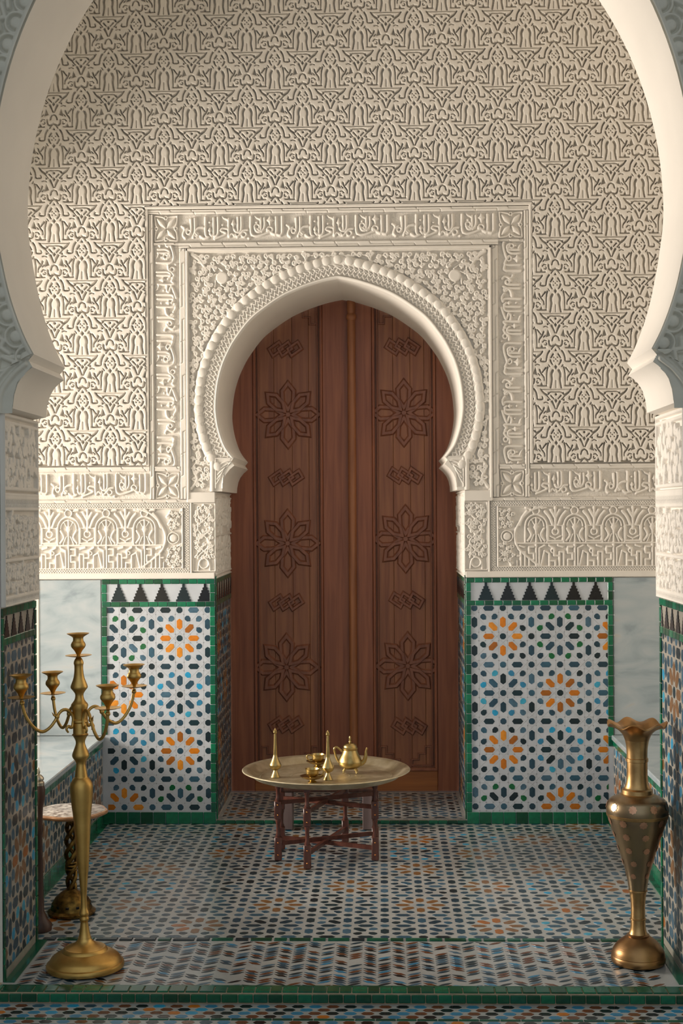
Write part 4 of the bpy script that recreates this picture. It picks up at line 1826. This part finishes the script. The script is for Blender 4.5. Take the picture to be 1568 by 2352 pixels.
def strip(b, path, hw, y, h, m, closed):
    """bevelled strip along a closed polyline, mitred at the corners"""
    n = len(path)
    offs = []
    for i in range(n):
        p0, p1, p2 = path[i - 1], path[i], path[(i + 1) % n]
        a = Vector((p1[0] - p0[0], p1[1] - p0[1])).normalized()
        c = Vector((p2[0] - p1[0], p2[1] - p1[1])).normalized()
        na, nc = Vector((-a.y, a.x)), Vector((-c.y, c.x))
        mt = (na + nc)
        mt = mt.normalized() if mt.length > 1e-6 else na
        k = min(1.9, 1 / max(.3, mt.dot(na)))
        offs.append(mt * k)
    vs = []
    for p, o in zip(path, offs):
        for f, hh in ((1, 0), (.45, h), (-.45, h), (-1, 0)):
            vs.append((p[0] + o.x * hw * f, y - hh, p[1] + o.y * hw * f))
    fs = []
    for i in range(n):
        j = (i + 1) % n
        for k in range(3):
            fs.append((i * 4 + k, j * 4 + k, j * 4 + k + 1, i * 4 + k + 1))
    b.add(vs, fs, m)


def braid(b, cx, cz, s, y, m, sg):
    for k, dx in enumerate((-1, 0, 1)):
        c = (cx + dx * s * .62, cz)
        q = s * .62
        path = [(c[0] - q, c[1] + q * .35 * sg), (c[0] - q * .1, c[1] + q * .95 * sg if sg > 0 else c[1] - q * .55), (c[0] + q, c[1] - q * .35 * sg), (c[0] + q * .1, c[1] - q * .95 if sg > 0 else c[1] + q * .55)]
        path = [(c[0] - q * .75, c[1]), (c[0], c[1] + q * .75), (c[0] + q * .75, c[1]), (c[0], c[1] - q * .75)]
        path = [(u_ + (.45 if sg > 0 else -.45) * (v_ - cz), v_) for u_, v_ in path]
        strip(b, path, s * .14, y, .010 + .003 * k, m, True)


def fret(b, cx, cz, sx, sz, y, m):
    """stepped corner ornament"""
    for pts in ([(0, 0), (.10, 0), (.10, .03), (.065, .03), (.065, .062), (.03, .062), (.03, .10), (0, .10)],):
        path = [(cx + sx * u_, cz + sz * v_) for u_, v_ in pts]
        strip(b, path, .006, y, .008, m, True)


leaves = [
    # x0, x1 (relative to axis), panel x0, x1
    (-.64, DX - .002, -.478, -.108),
    (DX + .002, .64, .155, .492),
]
for li, (x0, x1, p0, p1) in enumerate(leaves):
    b = MB()
    yl = 0.0
    zt = 2.75
    z0 = .016
    b.cbox(x0, p0, yl, yl + .05, z0, zt, .003, 'door_wood')
    b.cbox(p1, x1, yl, yl + .05, z0, zt, .003, 'door_wood')
    leaf = dput(b, 'door_leaf', door)
    leaf['label'] = '%s leaf of the door' % ('left' if li == 0 else 'right')
    b = MB()
    b.cbox(p0, p1, yl - .001, yl + .05, z0, PZ0, .003, 'door_rail_wood')
    dput(b, 'bottom_rail', leaf)
    # planks of the panel
    cuts = [0, .30, .56, .80, 1] if li == 0 else [0, .33, .60, .82, 1]
    for q in range(len(cuts) - 1):
        xa, xb = p0 + (p1 - p0) * cuts[q], p0 + (p1 - p0) * cuts[q + 1]
        b = MB()
        b.cbox(xa + .0006, xb - .0006, yl + .016, yl + .045, PZ0, zt, .0014, 'door_panel_wood')
        pl = dput(b, 'plank', leaf)
    # mouldings round the panel
    b = MB()
    for xm, d in ((p0, 1), (p1, -1)):
        b.cbox(min(xm, xm + d * .014), max(xm, xm + d * .014), yl - .008, yl + .03, PZ0, zt, .004, 'door_wood')
        b.cbox(min(xm + d * .022, xm + d * .032), max(xm + d * .022, xm + d * .032), yl + .004, yl + .03, PZ0 + .02, zt, .003, 'door_carved_wood')
    b.cbox(p0, p1, yl - .008, yl + .03, PZ0 - .006, PZ0 + .010, .004, 'door_wood')
    dput(b, 'panel_molding', leaf)
    # carved ornaments
    ys = yl + .017
    pcx = (p0 + p1) / 2
    if li == 0:
        ros = [(-.292, 2.02), (-.298, 1.335), (-.308, .675)]
        bra = [(-.305, 2.37), (-.303, 1.685), (-.307, 1.02), (-.314, .37)]
    else:
        ros = [(.324, 2.025), (.329, 1.355), (.337, .68)]
        bra = [(.317, 2.375), (.328, 1.692), (.333, 1.03), (.342, .36)]
    for (cx, cz) in ros:
        b = MB()
        rosette(b, cx, cz, .166, ys, 'door_carved_wood')
        dput(b, 'carved_rosette', leaf)
    for (cx, cz) in bra:
        b = MB()
        braid(b, cx, cz, .080, ys, 'door_carved_wood', 1 if li == 0 else -1)
        dput(b, 'carved_braid', leaf)
    for (cx, sx) in ((p0 + .036, 1), (p1 - .036, -1)):
        b = MB()
        fret(b, cx, PZ0 + .022, sx, 1, ys, 'door_carved_wood')
        dput(b, 'corner_fret', leaf)
    b = MB()
    fret(b, (p1 - .036) if li == 0 else (p0 + .036), 2.60, -1 if li == 0 else 1, -1, ys, 'door_carved_wood')
    dput(b, 'corner_fret', leaf)
# turned post over the meeting line
b = MB()
xp = DX
prof = [(.026, .02), (.026, .10), (.020, .12), (.0215, .16), (.0215, 2.50), (.020, 2.515), (.027, 2.525), (.027, 2.540), (.019, 2.552), (.022, 2.57), (.022, 2.63), (.016, 2.645), (.024, 2.66), (.024, 2.70)]
b.lathe(prof, (xp, -.014, 0), 20, 'door_post_wood')
dput(b, 'center_post', door, 40)
b = MB()
b.box(-JW - .03, JW + .03, .055, .075, 0, 2.8, 'dark_wood')
dput(b, 'backing', door)


# ================================================================== THE THINGS
def copy_tree(o, parent=None):
    c = o.copy()
    COL.objects.link(c)
    c.parent = parent
    if parent is not None:
        c.matrix_parent_inverse = o.matrix_parent_inverse.copy()
    for ch_ in o.children:
        copy_tree(ch_, c)
    return c


# ---- five-branched candelabrum
S = 1 / 694.0
cand = empty('candelabrum', (-.983, 4.662, .004))
tag(cand, 'tall brass candelabrum with five cups standing left of the doorway', 'candelabrum')
cand.rotation_euler = (0, R(-.92), 0)
cand.scale = (.985, .985, 1.008)


def pz(y, r):
    return (r * S, 1.5 - (y - 1176) * S)


def prof_px(lst, k=3):
    p = [pz(y, r) for y, r in lst]
    return [(max(r, .0005), z) for r, z in catmull(p, k)]


b = MB()
b.lathe([(0.002, .002), (.128, .002), (.130, .010), (.127, .018), (.121, .021), (.119, .026)] +
        catmull([(.119, .026), (.112, .036), (.098, .046), (.084, .053), (.076, .056)], 4) + [(.072, .064), (.066, .068)] +
        catmull([(.066, .068), (.050, .074), (.034, .082), (.024, .092), (.0215, .100)], 4), (0, 0, 0), 56)
b.build('base', cand, 35)
b = MB()
b.lathe(prof_px([(2150, 15), (2140, 12.5), (2118, 9), (2112, 8.8)], 3) + prof_px([(2110, 10.5), (2106, 11), (2100, 9.2), (2097, 11), (2093, 11.2), (2089, 10), (2080, 7.6), (2058, 6.8)], 3) +
        prof_px([(2057, 6.8), (2017, 9.8), (1983, 13.5), (1930, 17), (1880, 20), (1840, 24.5), (1815, 26.5), (1800, 25.5), (1790, 20), (1786, 16.5)], 3) +
        prof_px([(1785, 15.5), (1775, 13.8), (1756, 10.8), (1748, 13), (1740, 18.5), (1734, 19.5), (1726, 17), (1712, 11.5), (1703, 11), (1694, 15), (1689, 19)], 3), (0, 0, 0), 36)
b.build('stem', cand, 50)
b = MB()
b.lathe([pz(1688, 19), pz(1686, 16.5), pz(1662, 15.5), pz(1659, 18.5), pz(1655, 18.5), pz(1652, 15.5), pz(1630, 18), pz(1622, 20), pz(1618, 18.5)], (0, 0, 0), 36)
b.build('collar', cand, 35)
b = MB()
b.lathe(prof_px([(1618, 18.3), (1609, 11.5), (1597, 9.6), (1588, 15), (1582, 19.5), (1575, 18.5), (1560, 12.8), (1545, 10.5), (1532, 10.2), (1526, 11.5), (1518, 9), (1513, 5)], 3), (0, 0, 0), 36)
b.build('upper_stem', cand, 50)


def cup_meshes():
    b1 = MB()   # drip plate, z = 0 at its bottom
    b1.lathe([(.002, 0), (.014, .0005), (.030, .003), (.043, .006), (.044, .0072), (.030, .0052), (.012, .004), (.002, .004)], (0, 0, 0), 36)
    b2 = MB()
    b2.lathe([(.006, .003), (.006, .009)] + catmull([(.007, .010), (.0135, .022), (.0225, .033), (.0245, .040), (.0225, .047), (.0178, .054), (.0170, .062), (.0185, .066)], 3) +
             [(.026, .071), (.036, .0765), (.0375, .0785), (.0345, .0785), (.022, .072), (.016, .066), (.0155, .050), (.001, .048)], (0, 0, 0), 36)
    return b1.mesh('drip_plate', 40, True), b2.mesh('candle_cup', 50, True)


plate_me, cup_me = cup_meshes()


def cup_at(parent, p):
    o = link('drip_plate', plate_me, parent)
    o.location = p
    o = link('candle_cup', cup_me, parent)
    o.location = p


cup_at(cand, (0, 0, 1.5 - (1513 - 1176) * S))
for (an_, dz) in ((38, .026), (128, .003), (218, .026), (308, -.008)):
    dx, dy = math.cos(R(an_)), math.sin(R(an_))
    rad = .2065
    q_ = rad / .2165
    prof = catmull([(.045, .772), (.052, .782), (.044, .792), (.032, .788), (.027, .800), (.026, .822), (.040, .842), (.060, .845), (.078, .832), (.095, .805), (.115, .782), (.140, .768), (.165, .774), (.190, .796), (.207, .828), (.2165, .868)], 4)
    prof = [(r_ * q_, z_ + dz * min(1, max(0, (r_ - .04) / .15))) for r_, z_ in prof]
    b = MB()
    rr = [.0032 + .0022 * min(1, i / 8) for i in range(len(prof))]
    b.tube([(dx * r, dy * r, z) for r, z in prof], rr, 8)
    # leaf knots on the arm
    for r_, z_ in ((.086 * q_, .820 + dz * .31), (.2145 * q_, .858 + dz)):
        b.lathe([(.001, -.009), (.007, -.005), (.0085, 0), (.007, .005), (.001, .009)], (dx * r_, dy * r_, z_), 10)
    b.tube([(dx * .082, dy * .082, .820 + dz * .31), (dx * .094, dy * .094, .826 + dz * .31), (dx * .100, dy * .100, .836 + dz * .31)], [.0045, .003, .0008], 6)
    arm = b.build('arm', cand, 60)
    cup_at(arm, (dx * rad, dy * rad, .870 + dz))

# ---- engraved vase
S2 = 1 / 685.0
vase = empty('vase', (.842, 4.735, .004))
tag(vase, 'tall engraved bronze vase with ruffled rim standing right of the doorway', 'vase')


def vp(y, r):
    return (r * S2, 1.5 - (y - 1176) * S2)


def vprof(lst, k=3):
    return catmull([vp(y, r) for y, r in lst], k)


b = MB()
b.lathe([(.003, .001), (.086, .001), (.089, .008), (.0885, .020), (.086, .024)] + catmull([(.088, .026), (.082, .045), (.066, .066), (.048, .080), (.040, .086)], 4) + [(.036, .087), (.037, .092), (.030, .095)], (0, 0, 0), 48, 'vase_bronze')
b.build('foot', vase, 40)
b = MB()
b.lathe(vprof([(2139, 21), (2126, 17.2), (2107, 16.4)], 3) + [vp(2106, 18), vp(2104, 18), vp(2103, 16.4)] + vprof([(2100, 16.2), (2075, 16), (2050, 18.4), (2043, 19.8)], 3) + [vp(2042, 21.5), vp(2039, 21.5)], (0, 0, 0), 40, 'vase_gold')
b.build('stem', vase, 40)
b = MB()
bodyp = vprof([(2039, 20.3), (2004, 26.5), (1969, 36.5), (1934, 47.5), (1900, 59), (1873, 67.5), (1856, 69.8), (1843, 67), (1834, 61), (1827, 48), (1823, 38)], 4)
b.lathe(bodyp, (0, 0, 0), 48, 'vase_body')
body = b.build('body', vase, 60)
# copper flower inlays and the gilt girdle on the body
bz = np.array([p[1] for p in bodyp])
br = np.array([p[0] for p in bodyp])
b = MB()
for (y, a0, cnt) in ((1846, .2, 9), (1880, .55, 9), (1911, .15, 8), (1943, .5, 7), (1974, .1, 6), (2004, .4, 5)):
    z = vp(y, 0)[1]
    for k in range(cnt):
        a = a0 + 2 * math.pi * k / cnt
        rr = float(np.interp(z, bz, br))
        dzr = float((np.interp(z + .004, bz, br) - np.interp(z - .004, bz, br)) / .008)
        nv = Vector((math.cos(a), math.sin(a), -dzr)).normalized()
        c = Vector((rr * math.cos(a), rr * math.sin(a), z))
        tu = Vector((-math.sin(a), math.cos(a), 0))
        tv = nv.cross(tu)
        n = 16
        vs = [tuple(c + nv * .0016)]
        s_ = .0115 * (rr / .1) ** .35
        for i in range(n):
            an = 2 * math.pi * i / n
            q = s_ * 1.12 * (1 + .10 * math.cos(an * 8))
            vs.append(tuple(c + tu * q * math.cos(an) + tv * q * math.sin(an) + nv * .0006))
        b = MB()
        b.add(vs, [(0, 1 + i, 1 + (i + 1) % n) for i in range(n)], 'copper_inlay')
        b.build('flower_inlay', body)
b = MB()
b.lathe([vp(1873, 67.0), vp(1872, 68.6), vp(1866, 70.2), vp(1865, 69.0)], (0, 0, 0), 48, 'vase_gold', caps=False)
b.build('girdle', body, 40)
b = MB()
b.lathe([vp(1823, 38), vp(1821, 35), vp(1812, 34.5), vp(1810, 31)] + vprof([(1809, 29.5), (1800, 26), (1785, 23.8), (1771, 23.2), (1749, 23.2)], 3) + [vp(1748, 25), vp(1741, 25), vp(1740, 23.3)] +
        vprof([(1739, 23.3), (1717, 23.8), (1700, 27)], 3), (0, 0, 0), 40, 'vase_gold')
b.build('neck', vase, 45)


def ruffle(j, r, z, a):
    k = max(0.0, (r - .045) / .05)
    return r * (1 + .03 * k * math.cos(7 * a + .4)), z + .0078 * k * math.cos(7 * a + .4)


b = MB()
inner = [vp(1697, 24), vp(1684, 30), vp(1674, 38), vp(1668, 47), vp(1664.5, 57), vp(1662, 65)]
outer = vprof([(1700, 27), (1688, 32), (1678, 40), (1671, 49), (1667, 58), (1664.5, 67)], 3)
b.lathe(outer + list(reversed(inner)), (0, 0, 0), 96, 'vase_bronze', ruffle, caps=False)
b.build('rim', vase, 50)

# ---- folding stand and its brass tray
TX, TY = -.246, 6.212
stand = empty('folding_stand', (TX, TY, .0035))
tag(stand, 'six-legged dark wooden folding stand under the round brass tray', 'table stand')
legs = [(-.072, -.246), (.075, .240), (-.205, -.100), (.212, -.098), (-.205, .100), (.212, .095)]


def leg_mesh():
    b = MB()
    for (z0, z1, w, d) in ((0, .105, .0155, .012), (.185, .268, .0155, .012), (.335, .352, .0155, .012)):
        b.cbox(-w / 1, w / 1, -d, d, z0, z1, .003, 'stand_wood')
    b.lathe([(.0095, .10), (.0125, .110), (.0085, .122), (.0088, .165), (.0125, .178), (.010, .188)], (0, 0, 0), 12, 'stand_wood')
    b.lathe([(.0095, .264), (.0125, .272), (.0085, .284), (.0088, .318), (.0125, .328), (.010, .338)], (0, 0, 0), 12, 'stand_wood')
    return b.mesh('leg', 40, True)


lm = leg_mesh()
studm = MB()
studm.lathe([(.0042, 0), (.0036, .0016), (.002, .0026), (.0003, .003)], (0, 0, 0), 10, 'stud')
studm = studm.mesh('stud', 60, True)
for (lx, ly) in legs:
    o = link('leg', lm, stand)
    o.location = (lx, ly, 0)
    o.scale = (1, 1, .955)
    if ly < -.2 or abs(lx) > .2 and ly < 0:
        for z in (.025, .080, .205, .250):
            s_ = link('stud', studm, o)
            s_.location = (0, -.012, z)
            s_.rotation_euler = (R(90), 0, 0)
for i, j in ((0, 1), (2, 5), (4, 3)):
    for z in (.238, .062):
        z_ = z + (.0 if i == 0 else (.010 if i == 2 else -.010))
        a = Vector((legs[i][0], legs[i][1], z_))
        c = Vector((legs[j][0], legs[j][1], z_))
        d = (c - a).normalized()
        nrm_ = Vector((-d.y, d.x, 0)) * .007
        up = Vector((0, 0, .0085))
        b = MB()
        vs = [tuple(p + n1 + n2) for p in (a, c) for n1 in (-nrm_, nrm_) for n2 in (-up, up)]
        b.add(vs, [(0, 1, 3, 2), (4, 6, 7, 5), (0, 4, 5, 1), (2, 3, 7, 6), (0, 2, 6, 4), (1, 5, 7, 3)], 'stand_wood')
        b.build('stretcher', stand)

tray = empty('brass_tray', (-.247, 6.225, .3405))
tag(tray, 'large round brass tray with raised rim on the folding stand', 'tray')
b = MB()
b.lathe([(.001, 0), (.300, 0), (.318, .006), (.345, .028), (.352, .031), (.364, .032), (.368, .034), (.365, .037), (.351, .0355), (.341, .032), (.314, .010), (.302, .0045), (.296, .0035), (.001, .0035)], (0, 0, 0), 72, 'brass_tray')
b.build('plate', tray, 40)
b = MB()
for r_, h_ in ((.283, .0012), (.15, .0006), (.10, .0008)):
    b.lathe([(r_, .0035), (r_ + .002, .0035 + h_), (r_ + .006, .0035 + h_), (r_ + .008, .0035)], (0, 0, 0), 64, 'brass_tray', caps=False)
b.build('chased_rings', tray, 40)

# ---- things on the tray
TZ = .3447


def sprinkler(loc, label):
    root = empty('rosewater_sprinkler', loc)
    tag(root, label, 'bottle', 'brass rosewater sprinklers on the tray')
    b = MB()
    b.lathe(catmull([(.0215, .001), (.020, .004), (.014, .016), (.0095, .027), (.0085, .031)], 3), (0, 0, 0), 24, 'brass_pale')
    b.build('foot', root, 50)
    b = MB()
    b.lathe(catmull([(.0085, .031), (.020, .038), (.0262, .050), (.025, .058), (.016, .076), (.0095, .094), (.0085, .110), (.0065, .150), (.005, .190)], 4), (0, 0, 0), 24, 'brass_pale')
    b.build('flask', root, 60)
    b = MB()
    b.lathe([(.005, .190), (.0075, .192), (.0085, .197), (.007, .2), (.008, .203), (.004, .208), (.0015, .213)], (0, 0, 0), 14, 'brass_pale')
    b.build('sprinkler_head', root, 50)
    return root


sprinkler((-.468, 6.196, TZ), 'long-necked brass rosewater sprinkler at the left edge of the tray')
sprinkler((-.236, 6.135, TZ), 'long-necked brass rosewater sprinkler beside the teapot, behind the front cup')


def cupset(x, y, rz, where):
    sc = empty('saucer', (x, y, TZ))
    tag(sc, 'brass footed saucer under the %s teacup' % where, 'saucer', 'brass saucers on the tray')
    b = MB()
    b.lathe([(.019, .0005), (.020, .003), (.011, .008), (.013, .011), (.034, .017), (.051, .026), (.053, .0285), (.050, .0285), (.033, .0195), (.013, .0150), (.001, .0147)], (0, 0, 0), 36, 'brass_pale', )
    b.build('dish', sc, 40)
    c = empty('teacup', (x, y, TZ + .0155), rz)
    c.scale = (1.18, 1.18, 1.15)
    tag(c, 'small brass teacup with ring handle, the %s one on the tray' % where, 'cup', 'brass teacups on the tray')
    b = MB()
    b.lathe([(.012, .0), (.0125, .003), (.011, .005)] + catmull([(.014, .007), (.0205, .014), (.0232, .022), (.0236, .030), (.0262, .0375)], 3) + [(.0250, .0375), (.0224, .030), (.019, .014), (.001, .008)], (0, 0, 0), 32, 'brass_pale')
    b.build('bowl', c, 40)
    b = MB()
    b.tube(catmull([(-.0215, 0, .012), (-.032, 0, .012), (-.041, 0, .021), (-.042, 0, .031), (-.035, 0, .036), (-.0245, 0, .031)], 4), .0030, 8, 'brass_pale')
    b.build('handle', c, 60)


cupset(-.293, 6.440, 0.1, 'rear')
cupset(-.301, 6.076, math.pi - .2, 'front')

tp = empty('teapot', (-.144, 6.300, TZ))
tag(tp, 'squat brass teapot with domed lid and curved spout on the tray', 'teapot')
q = 1 / 526.0
b = MB()
b.lathe([(.012, .0175)] + catmull([(.030, .019), (.046, .030), (.0525, .045), (.049, .062), (.039, .083), (.0325, .098), (.032, .102)], 4) + [(.034, .104), (.034, .106), (.030, .106)], (0, 0, 0), 40, 'brass_pale')
b.build('body', tp, 50)
for k in range(4):
    a = R(45 + 90 * k)
    b = MB()
    b.tube([(math.cos(a) * .030, math.sin(a) * .030, .022), (math.cos(a) * .038, math.sin(a) * .038, .012), (math.cos(a) * .043, math.sin(a) * .043, .0025)], [.006, .0035, .005], 8, 'brass_pale')
    b.build('foot', tp, 60)
b = MB()
b.lathe([(.0345, .106), (.0355, .109), (.033, .112)] + catmull([(.031, .113), (.027, .123), (.016, .131), (.006, .134)], 3), (0, 0, 0), 36, 'brass_pale')
lid = b.build('lid', tp, 50)
b = MB()
b.lathe([(.005, .133), (.006, .138), (.0035, .142), (.006, .147), (.004, .152), (.005, .156), (.001, .163)], (0, 0, 0), 14, 'brass_pale')
b.build('finial', lid, 50)
b = MB()
b.tube(catmull([(.044, 0, .040), (.060, -.004, .050), (.069, -.006, .072), (.070, -.006, .095), (.076, -.007, .112)], 4), [.013 - .0085 * min(1, i / 14) for i in range(17)], 12, 'brass_pale')
b.build('spout', tp, 60)
b = MB()
b.tube(catmull([(-.034, 0, .094), (-.048, 0, .106), (-.060, 0, .114), (-.070, 0, .106), (-.066, 0, .086), (-.058, 0, .062), (-.048, 0, .044)], 4), .0048, 8, 'brass_pale')
b.build('handle', tp, 60)

# ---- low stool behind the table
st_ = empty('stool', (-.262, 6.72, .0035))
tag(st_, 'low wooden stool with two flat plank legs between tray stand and door', 'stool')
for x in (-.212, .166):
    b = MB()
    b.cbox(x, x + .048, -.030, .088, 0, .178, .003, 'stool_wood')
    b.build('leg', st_)
b = MB()
b.cbox(-.225, .227, -.034, .094, .178, .196, .004, 'dark_wood')
b.build('seat', st_)

# ---- little inlaid side table
sd_ = empty('side_table', (-1.168, 5.300, .0035))
tag(sd_, 'small pedestal table with scalloped mother-of-pearl top behind the candelabrum', 'table')


def scal(j, r, z, a):
    return r * (1 + (.055 * abs(math.cos(4 * a)) if r > .05 else 0)), z


b = MB()
b.lathe([(.02, .366), (.118, .368), (.130, .374), (.132, .380), (.128, .385), (.122, .386)], (0, 0, 0), 64, 'edge_horn', scal)
top = b.build('top', sd_, 40)
b = MB()
b.lathe([(.122, .3855), (.119, .3875), (.001, .3877)], (0, 0, 0), 64, 'inlay_white', scal)
b.build('inlay', top, 40)
b = MB()
sp_ = [(.030, .366), (.024, .352)]
b.lathe(list(reversed(sp_)), (0, 0, 0), 20, 'dark_brass')
for k in range(3):
    pts = []
    for i in range(37):
        t = i / 36
        a = k * 2.094 + t * 11
        rr = .013 + .006 * math.sin(t * math.pi) * (1 if t > .35 else .6)
        pts.append((rr * math.cos(a), rr * math.sin(a), .085 + t * .27))
    b.tube(pts, .0085, 8, 'dark_brass')
for z in (.165, .178, .190):
    b.lathe([(.012, z - .005), (.022, z - .004), (.024, z), (.022, z + .004), (.012, z + .005)], (0, 0, 0), 18, 'dark_brass')
b.build('twisted_stem', sd_, 50)
b = MB()
b.lathe([(.088, .001), (.090, .010), (.084, .014), (.078, .018), (.072, .040), (.060, .060), (.040, .078), (.026, .086), (.018, .092)], (0, 0, 0), 32, 'dark_brass')
base = b.build('base', sd_, 35)
for k in range(12):
    a = 2 * math.pi * k / 12
    b = MB()
    c, s = math.cos(a), math.sin(a)
    b.cbox(-.006, .006, -.0742, -.069, .026, .040, .001, 'black_glaze')  # solid black blocks paint the dark of openings onto the base
    o = b.build('opening', base)
    o.rotation_euler = (0, 0, a)

# ---- turned wooden post half hidden by the left jamb
ps = empty('wooden_post', (-1.238, 5.085, .0035))
tag(ps, 'turned dark wooden post with metal cap, half hidden behind the left jamb', 'post')
b = MB()
b.lathe([(.045, 0), (.045, .02), (.030, .04), (.018, .07), (.015, .20), (.013, .34), (.017, .36), (.014, .38), (.016, .44), (.023, .47), (.024, .505), (.020, .52)], (0, 0, 0), 20, 'dark_wood')
b.build('shaft', ps, 40)
b = MB()
b.lathe([(.021, .52), (.022, .530), (.017, .535), (.020, .541), (.019, .548), (.012, .556), (.005, .560), (.007, .568), (.004, .58), (.001, .586)], (0, 0, 0), 18, 'silver_metal')
b.build('cap', ps, 40)
